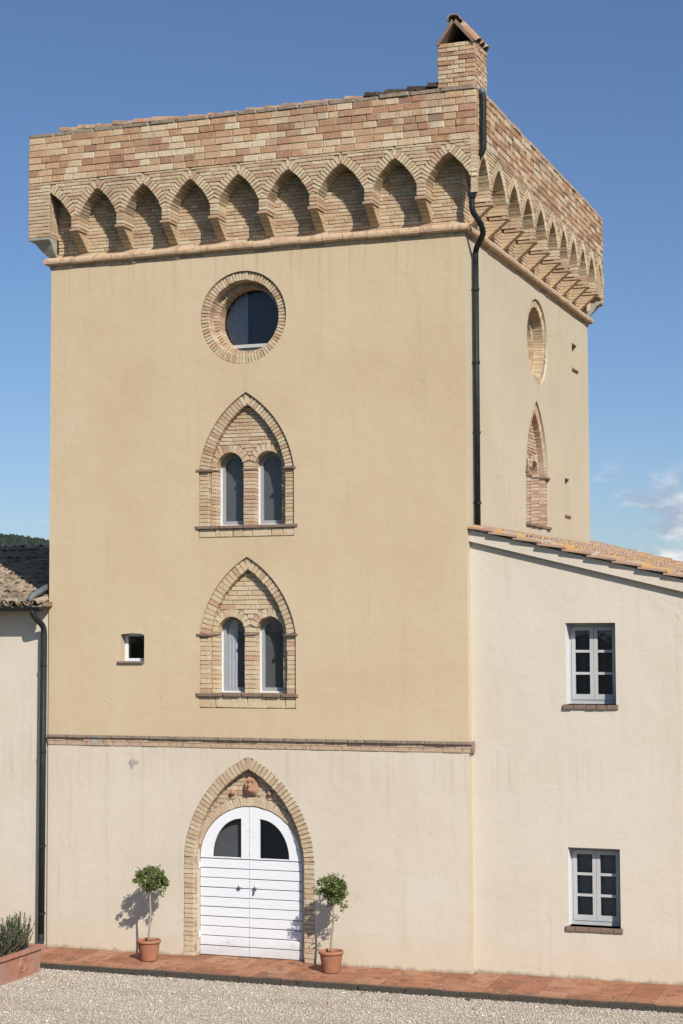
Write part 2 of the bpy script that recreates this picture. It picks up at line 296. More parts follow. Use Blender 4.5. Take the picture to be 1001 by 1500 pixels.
def link(ob, parent=None):
    COL.objects.link(ob)
    if parent is not None: ob.parent = parent
    return ob
def empty(name, loc, label=None, cat=None, group=None):
    o = bpy.data.objects.new(name, None); o.location = loc; o.empty_display_size = .2; COL.objects.link(o)
    tag(o, label, cat, group); return o
def tag(o, label=None, cat=None, group=None, kind=None):
    for k, v in (('label', label), ('category', cat), ('group', group), ('kind', kind)):
        if v: o[k] = v
    return o
class MB:
    def __init__(s): s.v = []; s.f = []; s.smooth = False
    def add(s, verts, faces):
        n = len(s.v); s.v += [tuple(x) for x in verts]; s.f += [tuple(i+n for i in q) for q in faces]; return s
    def hexa(s, p):  # 8 points: bottom 4 ccw, top 4
        return s.add(p, [(3, 2, 1, 0), (4, 5, 6, 7), (0, 1, 5, 4), (1, 2, 6, 5), (2, 3, 7, 6), (3, 0, 4, 7)])
    def box(s, x0, x1, y0, y1, z0, z1):
        return s.hexa([(x0, y0, z0), (x1, y0, z0), (x1, y1, z0), (x0, y1, z0), (x0, y0, z1), (x1, y0, z1), (x1, y1, z1), (x0, y1, z1)])
    def fbox(s, fr, u0, u1, v0, v1, o0, o1):
        return s.hexa([fr(u0, v0, o1), fr(u1, v0, o1), fr(u1, v0, o0), fr(u0, v0, o0), fr(u0, v1, o1), fr(u1, v1, o1), fr(u1, v1, o0), fr(u0, v1, o0)])
    def brick(s, fr, u0, u1, v0, v1, o, depth, ang=0, j=.004, bev=.006, c=None):
        cu, cv = (u0+u1)/2, (v0+v1)/2; hu, hv = (u1-u0)/2, (v1-v0)/2
        ca, sa = math.cos(ang), math.sin(ang); bev = min(bev, hu*.4, hv*.4)
        P = []
        jj = [(random.uniform(-j, j), random.uniform(-j, j)) for _ in range(4)]; jo = random.uniform(-j, j)
        for (oo, ins) in ((o-depth, 0), (o-bev, 0), (o+jo, bev)):
            for q, (a, b) in enumerate(((-1, -1), (1, -1), (1, 1), (-1, 1))):
                x = a*(hu-ins)+jj[q][0]; y = b*(hv-ins)+jj[q][1]
                P.append(fr(cu+x*ca-y*sa, cv+x*sa+y*ca, oo))
        F = [(8, 9, 10, 11)]
        for b in (0, 4):
            for q in range(4): F.append((b+q, b+(q+1) % 4, b+4+(q+1) % 4, b+4+q))
        return s.add(P, F)
    def tube(s, pts, rad, n=12, cap=True):
        pts = [Vector(p) for p in pts]; rad = rad if isinstance(rad, (list, tuple)) else [rad]*len(pts)
        rings = []; up = Vector((.3, .2, 1)).normalized()
        for i, p in enumerate(pts):
            t = (pts[min(i+1, len(pts)-1)]-pts[max(i-1, 0)]).normalized()
            a = t.cross(up)
            if a.length < .1: a = t.cross(Vector((1, 0, 0)))
            a.normalize(); b = t.cross(a)
            rings.append([p+rad[i]*(a*math.cos(2*math.pi*k/n)+b*math.sin(2*math.pi*k/n)) for k in range(n)])
        base = len(s.v); s.v += [tuple(x) for r in rings for x in r]
        for i in range(len(pts)-1):
            for k in range(n):
                s.f.append((base+i*n+k, base+i*n+(k+1) % n, base+(i+1)*n+(k+1) % n, base+(i+1)*n+k))
        if cap: s.f.append(tuple(base+k for k in range(n))); s.f.append(tuple(base+(len(pts)-1)*n+k for k in reversed(range(n))))
        return s
    def lathe(s, prof, c, n=24):
        base = len(s.v)
        for r, z in prof:
            for k in range(n):
                a = 2*math.pi*k/n; s.v.append((c[0]+r*math.cos(a), c[1]+r*math.sin(a), c[2]+z))
        for i in range(len(prof)-1):
            for k in range(n): s.f.append((base+i*n+k, base+i*n+(k+1) % n, base+(i+1)*n+(k+1) % n, base+(i+1)*n+k))
        return s
    def panel(s, fr, outer, holes=(), o=0, thick=0, rims=True, outer_rim=False):
        polys = [outer]+list(holes)
        tri = tessellate_polygon([[Vector((a, b, 0)) for a, b in q] for q in polys])
        flat = [q for pl in polys for q in pl]
        base = len(s.v); s.v += [fr(a, b, o) for a, b in flat]
        for t in tri: s.f.append(tuple(base+i for i in t))
        if thick:
            k = 0
            for i, pl in enumerate(polys):
                if (i and rims) or (not i and outer_rim):
                    th = thick[i] if isinstance(thick, (list, tuple)) else thick
                    b2 = len(s.v); m = len(pl); s.v += [fr(a, b, o-th) for a, b in pl]
                    for q in range(m): s.f.append((base+k+q, base+k+(q+1) % m, b2+(q+1) % m, b2+q))
                k += len(pl)
        return s
    def mesh(s, name, mat, smooth=False, fix=True):
        me = bpy.data.meshes.new(name); me.from_pydata(s.v, [], s.f); me.materials.append(mat)
        if fix:
            bm = bmesh.new(); bm.from_mesh(me); bmesh.ops.recalc_face_normals(bm, faces=bm.faces); bm.to_mesh(me); bm.free()
        if smooth or s.smooth:
            me.polygons.foreach_set('use_smooth', [True]*len(me.polygons))
        me.update(); return me
    def build(s, name, mat, parent=None, smooth=False, fix=True, origin=None):
        if origin is not None:
            ox, oy, oz = origin; s.v = [(a-ox, b-oy, c-oz) for a, b, c in s.v]
        ob = bpy.data.objects.new(name, s.mesh(name, mat, smooth, fix))
        loc = Vector(origin or (0, 0, 0))
        if parent is not None and parent.parent is None: loc = loc-parent.location       # part of a thing
        ob.location = loc
        return link(ob, parent)

UNIT = {}
def unit_bricks(mat):                             # shared meshes: width x, depth +y, height z, front at y = 0
    if mat.name not in UNIT:
        UNIT[mat.name] = []
        for k in range(8):
            mb = MB(); mb.brick(FR, -.5, .5, -.5, .5, 0, 1, j=.032, bev=.06)
            mb.v = [(x, min(max(y, -.02), 1), z) for x, y, z in mb.v]
            UNIT[mat.name].append(mb.mesh('brick', mat))
    return UNIT[mat.name]
def brick_ob(name, mat, parent, fr, u0, u1, v0, v1, o, depth, ang=0):
    me = random.choice(unit_bricks(mat)); ob = bpy.data.objects.new(name, me)
    loc = Vector(fr((u0+u1)/2, (v0+v1)/2, o+random.uniform(-.003, .003)))
    if parent.parent is None: loc -= parent.location
    ob.location = loc; ob.scale = (u1-u0, depth, v1-v0)
    ang += random.uniform(-.012, .012)
    ob.rotation_euler = (0, -ang, ROTF[id(fr)]) if id(fr) in ROTF else (0, -ang, 0)
    return link(ob, parent)
ROTF = {id(FR): 0, id(RT): math.pi/2, id(LF): -math.pi/2, id(BK): math.pi}

def split(u0, u1, lo, hi):
    out = []; u = u0
    while u1-u > hi*1.25:
        l = random.uniform(lo, hi); out.append((u, u+l)); u += l
    if u1-u > hi: out += [(u, (u+u1)/2), ((u+u1)/2, u1)]
    elif u1-u > .02: out.append((u, u1))
    return out
class Pointed:                                     # two arcs of radius R through the springing points and the apex
    def __init__(s, c, a, spring, rise, R=None):
        s.c, s.a, s.sp, s.h = c, a, spring, rise; R0 = (a*a+rise*rise)/(2*a); s.R = max(R or R0, R0)
        d = math.hypot(a, rise); k = math.sqrt(s.R**2-d*d/4)/d
        s.cx, s.cz = a/2-rise*k, rise/2-a*k
        s.t0 = math.atan2(-s.cz, a-s.cx); s.tm = math.atan2(rise-s.cz, -s.cx)
    def half(s, v, w=0):
        t = v-s.sp
        if t <= w*math.sin(s.t0): return s.a+w
        q = (s.R+w)**2-(t-s.cz)**2
        return max(-1, s.cx+math.sqrt(q)) if q > 0 else -1
    def top(s, w=0): return s.sp+s.cz+math.sqrt((s.R+w)**2-s.cx**2)
    def outline(s, w=0, n=14, base=None):          # left spring -> apex -> right spring, with legs down to base
        R = s.R+w; tm = math.acos(-s.cx/R)
        right = [(s.c+s.cx+R*math.cos(s.t0+(tm-s.t0)*k/n), s.sp+s.cz+R*math.sin(s.t0+(tm-s.t0)*k/n)) for k in range(n+1)]
        left = [(2*s.c-a, b) for a, b in right]
        pts = left+right[-2::-1]
        if base is not None: pts = [(s.c-s.a-w, base)]+pts+[(s.c+s.a+w, base)]
        return pts
    def voussoirs(s, w, step, fn, halfpitch=None, sides=(-1, 1)):
        n = max(3, round(s.R*(s.tm-s.t0)/step)); cx = s.cx
        for side in sides:
            for k in range(n):
                th = s.t0+(s.tm-s.t0)*(k+.5)/n; we = w
                if halfpitch: we = min(w, (halfpitch-cx)/math.cos(th)-s.R)
                if we < .02: continue
                rm = s.R+we/2
                fn(s.c+side*(cx+rm*math.cos(th)), s.sp+s.cz+rm*math.sin(th), we, s.R*(s.tm-s.t0)/n, th if side > 0 else math.pi-th)

# ------------------------------------------------------------------ tower
TB = Vector((W/2, D/2, 0))
tower = empty('tower', TB, 'tall ochre square tower with brick parapet, pointed windows and white arched door', 'tower')

PW_UP = Pointed(3.247, .605, 7.08, .95, 1.40); PW_LO = Pointed(3.265, .61, 4.66, .95, 1.40); PW_RT = Pointed(4.14, .615, 7.21, 1.03, 1.5)
DOOR = Pointed(3.284, .858, 1.42, 1.294, 1.56)
RW = .155
def circle(c, r, n=48): return [(c[0]+r*math.cos(2*math.pi*k/n), c[1]+r*math.sin(2*math.pi*k/n)) for k in range(n)]
ROUND_F = ((3.2, 9.322), .69); ROUND_R = ((4.24, 9.395), .70)
def pw_hole(P, sill_v, band_v): return P.outline(RW, 14, band_v)
SMALL = [(1.215, 4.262), (1.608, 4.262), (1.608, 4.66), (1.55, 4.676), (1.40, 4.685), (1.27, 4.676), (1.215, 4.665)]

m = MB()
m.panel(FR, [(0, 3.09), (W, 3.09), (W, 10.3), (0, 10.3)], [pw_hole(PW_UP, 6.25, 6.078), pw_hole(PW_LO, 3.8, 3.588), circle(*ROUND_F), SMALL], 0, [0, .04, .04, .04, .2])
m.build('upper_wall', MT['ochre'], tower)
m = MB()
slit1 = [(6.09, 6.68), (6.44, 6.68), (6.44, 7.32), (6.09, 7.32)]; slit2 = [(6.76, 9.32), (7.16, 9.32), (7.16, 9.77), (6.76, 9.77)]
m.panel(RT, [(0.0, -.15), (D, -.15), (D, 10.3), (0.0, 10.3)], [pw_hole(PW_RT, 6.35, 6.35), circle(*ROUND_R), slit1, slit2], 0, [0, .04, .04, .34, .34])
m.build('side_wall', MT['side'], tower)
m = MB(); m.panel(LF, [(0, -.15), (D, -.15), (D, 10.3), (0, 10.3)]); m.panel(BK, [(0, -.15), (W, -.15), (W, 10.3), (0, 10.3)])
m.build('rear_wall', MT['side'], tower)
m = MB(); m.panel(FR, [(0, -.15), (W, -.15), (W, 3.1), (0, 3.1)], [DOOR.outline(.165, 18, -.149)], 0, .05)
m.build('lower_wall', MT['cream'], tower)
sp_ = [(1.372, 2.815), (1.40, 2.80), (1.43, 2.835), (1.475, 2.80), (1.515, 2.805), (1.52, 2.765), (1.49, 2.745), (1.445, 2.735), (1.43, 2.69), (1.40, 2.675), (1.385, 2.72), (1.355, 2.765)]
m = MB(); m.panel(FR, sp_, (), .003, .01, False, True); m.build('mortar_patch', MT['stone'], tower)
m = MB()
for z in (3.1, 6.0, 8.55, 10.4): m.box(.05, W-.05, .4, D-.05, z-.1, z)
m.box(.4, W-.4, 3.0, 3.1, 0, 10.4)  # added near-black wall, so the windows look into darkness
m.build('dark_interior', MT['dark'], tower)
for nm, q, mt in (('slit_window', slit1, .33), ('slit_window', slit2, .33)):
    s_ = MB(); s_.fbox(RT, q[0][0]-.02, q[1][0]+.02, q[0][1]-.02, q[2][1]+.02, -.40, -mt); so = s_.build(nm, MT['dark'], tower)
    s2 = MB(); s2.brick(RT, q[0][0]-.03, q[1][0]+.02, q[0][1]-.035, q[0][1]+.004, .025, .25); s2.build('sill', MT['sill'], so)

# --- string course between ochre and cream wall
sc = MB(); sc.fbox(FR, 0.01, W-.0, 3.03, 3.15, -.05, .004); sc = sc.build('string_course', MT['mortar'], tower)
for a, b in split(-.005, W+.05, .24, .42): brick_ob('ledge_tile', MT['ledge'], sc, FR, a+.002, b-.002, 3.128, 3.168, .05+random.uniform(-.008, .008), .12)
for r in range(2):
    for a, b in split(0, W+.02, .2, .3): brick_ob('brick', MT['band'], sc, FR, a+.003, b-.003, 3.014+r*.058, 3.068+r*.058, .014, .06)
brick_ob('repair_stone', MT['stone'], sc, FR, .74, .90, 3.012, 3.126, .018, .06)
ob = MB(); ob.fbox(RT, .0, .14, 3.014, 3.165, -.02, .05); ob.build('return_stone', MT['ledge'], sc)

# --- cornice roll under the corbels
CORN = [(.0, 10.262), (.014, 10.266), (.014, 10.318), (.062, 10.322), (.084, 10.338), (.092, 10.368), (.086, 10.398), (.066, 10.424), (.03, 10.438), (-.06, 10.442)]
core = MB()
for fr, ln in ((FR, W), (RT, D), (LF, D), (BK, W)): core.fbox(fr, -.02, ln+.02, 10.27, 10.435, -.1, .012)
corn = core.build('cornice', MT['mortar'], tower)
for fr, ln in ((FR, W), (RT, D), (LF, D), (BK, W)):
    segs = split(-.0, ln, .3, .5)
    for i, (a, b) in enumerate(segs):
        q = MB(); g = .004; dz = random.uniform(-.005, .005); do = random.uniform(-.006, .006)
        P = []
        for (u, e) in ((a, -1), (b, 1)):
            mitre = (i == 0 and e < 0) or (i == len(segs)-1 and e > 0)
            for oo, v in CORN: P.append(fr(u+(e*oo if mitre else -e*g), v+dz+(oo*.0), oo+do))
        k = len(CORN); q.add(P, [(j, j+1, k+j+1, k+j) for j in range(k-1)]+[tuple(range(k)), tuple(range(2*k-1, k-1, -1))])
        q.build('cornice_tile', MT['cornice'], corn)

# --- corbel arcade
def arcade(fr, u0, u1, piers, ends, single, arch_at_start):
    """piers: centre lines; ends: (inner edge of first corner pier, inner edge of last corner pier)"""
    cap, spring, apex, top = 10.80, 10.995, 11.40, 11.56; PH = .068
    A = []
    edges = [ends[0]]+[x for p in piers for x in (p-PH, p+PH)]+[ends[1]]
    for i in range(0, len(edges), 2):
        l, r = edges[i], edges[i+1]; c = (l+r)/2; a = (r-l)/2
        half = (i == 0 and arch_at_start)
        if half: c, a = l, r-l
        A.append((Pointed(c, a, spring, apex-spring, .95), half))
    lo0 = 10.72
    bot = [(u0, lo0 if fr is FR else cap)]
    for P, half in A:
        o = P.outline(.007, 8, cap)
        if half: o = [(P.c, lo0)]+[q for q in o if q[0] >= P.c-1e-6]
        if P is A[0][0] and not half: o = [(o[0][0], cap)]+o[1:]
        if P is A[-1][0] and fr is not FR: o = o+[(o[-1][0], lo0)]
        bot += o
    bot.append((u1, lo0 if fr is not FR else cap))
    core = MB(); core.panel(fr, bot+[(u1, top+.02), (u0, top+.02)], (), DO-.014, .06, False, True)
    core = core.build('corbel_arcade', MT['mortar'], tower)
    stuff = MB()
    h = .0535; v = lo0
    while v < top-.01:
        v1 = min(v+h, top); iv = []
        if v < spring:
            segs = ([(u0, ends[0])] if fr is FR or v >= cap-.01 else [])+([(p-PH, p+PH) for p in piers] if v >= cap-.01 else [])+([(ends[1], u1)] if fr is not FR or v >= cap-.01 else [])
        else:
            segs = [(u0, u1)]
            for P, half in A:
                hw = P.half(v+.3*h, .125)
                l, r = (P.c-hw, P.c+hw)
                if half: l = P.c
                if hw <= 0: continue
                ns = []
                for a, b in segs:
                    if r <= a or l >= b: ns.append((a, b)); continue
                    if l > a: ns.append((a, l))
                    if r < b: ns.append((r, b))
                segs = ns
        for a, b in segs:
            if b-a < .02: continue
            pier = v < spring and b-a < .2
            for x, y in ([(a, b)] if pier else split(a, b, .13, .29)):
                stuff.brick(fr, x+.003, y-.003, v+.003, v1-.003, DO+random.uniform(-.004, .003), (DO+.04 if v < spring+.1 else .06) if 0 < (x+y)/2 < u1-DO-.02 or (x < 0 and fr is FR) else .07, j=.003)
        v = v1
    tag(stuff.build('thin_brick', MT['bi_thin'], core), kind='stuff')
    # recessed wall behind the arches
    back = MB(); v = 10.44
    bk = MB(); r0, r1 = (.0, u1-DO-.05) if fr is FR else (.055, u1-DO)
    bk.fbox(fr, r0+.012, r1-.012, 10.40, 11.6, -.2, -.062); bk.build('recess_mortar', MT['mortar'], core)
    while v < 11.46:
        off = random.uniform(0, .1)
        for a, b in split(r0, r1, .12, .30): back.brick(fr, a+.003, b-.003, v+.003, v+h-.003, -.05+random.uniform(-.004, .004), .03, j=.003)
        v += h
    tag(back.build('recess_brick', MT['bi_thin'], core), kind='stuff')
    # voussoirs
    vst = MB()
    for i, (P, half) in enumerate(A):
        hp = (P.a+PH) if not half else None
        def put(cu, cv, we, t, ang):
            dep = DO+.046 if .03 < cu < u1-DO-.03 else .075
            if single: brick_ob('voussoir', MT['b_pale'] if random.random() < .72 else MT['b_thin'], core, fr, cu-we/2, cu+we/2, cv-t/2+.003, cv+t/2-.003, DO+.006, dep, ang)
            else: vst.brick(fr, cu-we/2, cu+we/2, cv-t/2+.003, cv+t/2-.003, DO+.006, dep, ang)
        P.voussoirs(.128, .050, put, hp, (1,) if half else (-1, 1))
        if not half:
            zt_ = P.top(.128)-.078
            if single: brick_ob('voussoir', MT['b_pale'], core, fr, P.c-.046, P.c+.046, zt_-.026, zt_+.026, DO+.001, DO, math.pi/2)
            else: vst.brick(fr, P.c-.046, P.c+.046, zt_-.026, zt_+.026, DO+.001, DO, math.pi/2)
    if vst.v: tag(vst.build('voussoir', MT['bi_pale'], core), kind='stuff')
    # corbels
    for p in piers:
        q = MB(); z0, z1 = 10.515, 10.765; n = 5
        for k in range(n):
            f0, f1 = -.03+(DO+.035)*k/n, -.03+(DO+.035)*(k+1)/n; va = z0+(z1-z0)*k/n+.002; vb = z0+(z1-z0)*(k+1)/n-.003
            w = PH-.004+random.uniform(-.004, .004); e = random.uniform(-.004, .004)
            q.hexa([fr(p-w, va, f0+e), fr(p+w, va, f0+e), fr(p+w, va, -.06), fr(p-w, va, -.06), fr(p-w, vb, f1+e), fr(p+w, vb, f1+e), fr(p+w, vb, -.06), fr(p-w, vb, -.06)])
        q.brick(fr, p-PH-.014, p+PH+.014, z1+.001, 10.803, DO+.03, DO+.03, j=.002)
        wj = PH-.014; q.hexa([fr(p-wj, z0, -.05), fr(p+wj, z0, -.05), fr(p+wj, z0, -.06), fr(p-wj, z0, -.06), fr(p-wj, z1, DO-.05), fr(p+wj, z1, DO-.05), fr(p+wj, z1, -.06), fr(p-wj, z1, -.06)])
        q.build('corbel', MT['bi_thin'], core)
    return core
PF = [.545, 1.31, 2.065, 2.85, 3.63, 4.42, 5.26, 6.045]
PR = [.50, 1.42, 2.27, 3.10, 3.93, 4.73, 5.48, 6.23, 6.95, 7.68]
arcF = arcade(FR, -DO, W+DO, PF, (.105, 6.785), True, True)
arcR = arcade(RT, -DO+.02, D+DO, PR, (-.20, 8.27), False, False)
cn = MB(); v = 10.80
while v < 11.55:
    cn.box(6.775+random.uniform(-.003, .003), W+DO+.004+random.uniform(-.004, .003), -DO-.004+random.uniform(-.003, .004), -.185+random.uniform(-.004, .004), v+.003, v+.0505); v += .0535
tag(cn.build('corner_brick', MT['bi_thin'], arcF), kind='stuff')
# unseen sides: plain brick skirt
sk = MB()
for fr, ln in ((LF, D), (BK, W)):
    sk.hexa([fr(0, 10.5, .03), fr(ln, 10.5, .03), fr(ln, 10.5, -.1), fr(0, 10.5, -.1), fr(-DO+.05, 10.8, DO-.01), fr(ln+DO-.05, 10.8, DO-.01), fr(ln, 10.8, -.1), fr(0, 10.8, -.1)])
    sk.fbox(fr, -DO+.03, ln+DO-.03, 10.8, 11.58, -.1, DO-.008)
sk.build('rear_skirt', MT['bi_thin'], tower)
# corner brackets of grey stone under the corner piers
def bracket(cx, cy, sx, sy, wu, mat, parent):
    q = MB(); st = [(DO-.004, 10.72), (DO-.012, 10.685), (.2, 10.655), (.17, 10.635), (.13, 10.57), (.07, 10.49), (.02, 10.45)]
    P = []
    for o, z in st: P += [(cx+sx*o, cy+sy*o, z), (cx-sx*wu, cy+sy*o, z), (cx-sx*wu, cy-sy*wu, z), (cx+sx*o, cy-sy*wu, z)]
    F = [(0, 1, 2, 3)]
    for i in range(len(st)-1):
        for k in range(4): F.append((4*i+k, 4*i+(k+1) % 4, 4*i+4+(k+1) % 4, 4*i+4+k))
    q.add(P, F); return q.build('corner_bracket', mat, parent)
bracket(0, 0, -1, -1, .10, MT['stone'], arcF); bracket(W, D, 1, 1, .0, MT['stone'], arcR)

# --- parapet of large bricks
PZ0, CH = 11.562, .1012
core = MB()
core.hexa([(-DO+.014, -DO+.014, PZ0-.01), (W+DO-.014, -DO+.014, PZ0-.01), (W+DO-.014, D+DO-.014, PZ0-.01), (-DO+.014, D+DO-.014, PZ0-.01),
           (-DO+.014, -DO+.014, 12.30), (W+DO-.014, -DO+.014, 12.30), (W+DO-.014, D+DO-.014, 12.30), (-DO+.014, D+DO-.014, 12.30)])
par = core.build('parapet', MT['mortar'], tower)
rest = MB(); nb = 0
for r in range(7):
    v0 = PZ0+r*CH; v1 = v0+CH
    for a, b in split(-DO, W+DO, .15, .30):
        brick_ob('brick', MT['b_par'], par, FR, a+.004, b-.004, v0+.005, v1-.005, DO+random.uniform(-.006, .004), .115); nb += 1
for r in range(7):
    v0 = PZ0+r*CH; v1 = v0+CH
    for a, b in split(-DO+.118, D+DO, .17, .31):
        if b < 2.6 and nb < 300: brick_ob('brick', MT['b_par'], par, RT, a+.004, b-.004, v0+.005, v1-.005, DO+random.uniform(-.006, .004), .1); nb += 1
        else: rest.brick(RT, a+.004, b-.004, v0+.005, v1-.005, DO+random.uniform(-.006, .004), .1)
    for fr, ln in ((LF, D), (BK, W)):
        for a, b in split(-DO+.12, ln+DO-.12, .2, .3): rest.brick(fr, a+.004, b-.004, v0+.005, v1-.005, DO-.004, .1)
tag(rest.build('far_brick', MT['bi_par'], par), kind='stuff')
cz = PZ0+7*CH
for fr, ln, a0 in ((FR, W, -DO-.01), (RT, D, -DO+.15)):
    for a, b in split(a0, ln+DO+.005, .3, .6): brick_ob('coping_tile', MT['ledge'] if fr is FR else MT['band'], par, fr, a+.003, b-.003, cz+.003, cz+.058+random.uniform(-.01, .008), DO+random.uniform(-.004, .014), .26)

# --- tower roof: shallow tiled, its edge tiles show above the front parapet
COP = {}
def coppo_mesh(mat, n=6, L=.44, r0=.092, r1=.075, th=.014):
    key = mat.name
    if key not in COP:
        COP[key] = []
        for s_ in range(4):
            mb = coppo(n, L, r0*random.uniform(.95, 1.05), r1*random.uniform(.95, 1.05), th); COP[key].append(mb.mesh('roof_tile', mat, False))
    return random.choice(COP[key])
def coppo(n=6, L=.44, r0=.092, r1=.075, th=.014):       # runs up along +y, wide lower end at y = 0
    mb = MB(); P = []
    for (y, r) in ((0, r0), (L, r1)):
        for rr in (r, r-th):
            for k in range(n+1):
                a = math.pi*k/n; P.append((rr*math.cos(a), y, rr*.92*math.sin(a)))
    m_ = n+1; F = []
    for k in range(n):
        F += [(k, k+1, 2*m_+k+1, 2*m_+k), (m_+k+1, m_+k, 3*m_+k, 3*m_+k+1), (k+1, k, m_+k, m_+k+1), (2*m_+k, 2*m_+k+1, 3*m_+k+1, 3*m_+k)]
    mb.add(P, F); return mb
troof = MB(); troof.hexa([(-.1, -.1, 12.31), (W+.1, -.1, 12.31), (W+.1, D+.1, 12.31), (-.1, D+.1, 12.31), (-.05, -.05, 12.33), (W+.05, -.05, 12.33), (W-1, D-1, 12.5), (1.5, D-1, 12.5)])
troof = troof.build('roof', MT['mortar'], tower)
x = .22; i = 0
while x < 6.2:
    lift = .045 if x < 1.9 else (.012 if x < 4.6 else .02+.06*(x-4.6)/1.6)
    for row in range(3):
        ob = bpy.data.objects.new('roof_tile', coppo_mesh(MT['tile_t'] if x < 4.9 else MT['tile_d'])); link(ob, troof)
        ob.location = (x+random.uniform(-.02, .02), -.11+row*.2, 12.315+lift+random.uniform(-.008, .008)+row*.01); ob.rotation_euler = (R_(-3.5+random.uniform(-2, 2)), 0, -math.pi/2+random.uniform(-.04, .04))
    x += .31

# --- chimney
CX0, CX1, CY0, CY1 = 6.295, 6.845, -.235, .40
def CF(u, v, o): return (u, CY0-o, v)
def CR(u, v, o): return (CX1+o, u, v)
ROTF[id(CF)] = 0; ROTF[id(CR)] = math.pi/2
ch = MB(); t_ = .015
for bx in ((CX0+t_, CX1-t_, CY0+t_, CY0+.12), (CX0+t_, CX1-t_, CY1-.12, CY1-t_), (CX0+t_, CX0+.12, CY0+.12, CY1-.12), (CX1-.12, CX1-t_, CY0+.12, CY1-.12)): ch.box(*bx, 12.25, 12.965)
ch = ch.build('chimney', MT['mortar'], tower)
z = 12.335; r = 0
while z < 12.96:
    off = .1*(r % 2)
    for fr, a0, a1 in ((CF, CX0, CX1), (CR, CY0+.1, CY1)):
        us = [a0]+[q for q in (a0+.13+off, a0+.31+off) if q < a1-.06]+[a1]
        for a, b in zip(us[:-1], us[1:]): brick_ob('brick', MT['b_thin'] if random.random() < .55 else MT['b_par'], ch, fr, a+.004, b-.004, z+.004, z+.0595, random.uniform(-.006, .005), .098)
    for a, b in split(CY0+.1, CY1, .2, .26):
        o_ = MB(); o_.box(CX0, CX0+.1, a+.004, b-.004, z+.004, z+.0595); o_.build('brick', MT['b_thin'], ch)
    o_ = MB(); o_.box(CX0+.1, CX1-.1, CY1-.09, CY1, z+.004, z+.0595); o_.build('brick', MT['b_thin'], ch)
    z += .0635; r += 1
# tent-shaped cap: two leaning terracotta slabs, roof tiles, ridge tile
xm = (CX0+CX1)/2-.02; zt = 13.30; zb = 12.95
cap = MB()
for sx, xe in ((-1, CX0-.005), (1, CX1+.005)):
    cap.hexa([(xe, CY0-.03, zb), (xe-sx*.035, CY0-.03, zb-.01), (xe-sx*.035, CY1+.03, zb-.01), (xe, CY1+.03, zb), (xm+sx*.03, CY0-.03, zt), (xm-sx*.0, CY0-.03, zt-.05), (xm-sx*.0, CY1+.03, zt-.05), (xm+sx*.03, CY1+.03, zt)])
cap = cap.build('cap_slab', MT['sill'], ch)
lean = math.atan2(zt-zb, CX1-xm)
for sx in (-1, 1):
    for k in range(3):
        ob = bpy.data.objects.new('cap_tile', coppo_mesh(MT['tile_t'])); link(ob, ch)
        xe = CX1-.005 if sx > 0 else CX0+.005
        d = Vector((-sx*math.cos(lean), 0, math.sin(lean))); ob.scale = (1, .82, 1); ob.location = (xe, CY0+.15+k*.19, zb+.03)
        ymat = Matrix((d.cross(Vector((0, 0, 1))).normalized(), d, Vector((0, 0, 0)))).transposed()
        xx = Vector((0, -sx, 0)).normalized(); zz = xx.cross(d)
        if zz.z < 0: xx = -xx; zz = xx.cross(d)
        ob.rotation_euler = Matrix((xx, d, zz)).transposed().to_euler()
for k in range(2):
    ob = bpy.data.objects.new('ridge_tile', coppo_mesh(MT['tile_t'])); link(ob, ch)
    ob.location = (xm, CY0-.05+k*.33, zt-.015); ob.rotation_euler = (R_(2), 0, 0); ob.scale = (1.15, .95, 1.0)
bk = MB(); bk.add([(CX0+.02, CY1-.06, zb-.02), (CX1-.02, CY1-.06, zb-.02), (xm, CY1-.06, zt-.05), (CX0+.02, CY1, zb-.02), (CX1-.02, CY1, zb-.02), (xm, CY1, zt-.05)], [(0, 1, 2), (5, 4, 3), (0, 3, 4, 1), (1, 4, 5, 2), (2, 5, 3, 0)]); bk.build('cap_gable', MT['dark'], ch)  # added back gable, near-black to paint the shade inside the cap
fl = MB(); fl.box(CX0+.1, CX1-.1, CY0+.1, CY1-.1, 12.5, 12.9); fl.build('flue', MT['dark'], ch)

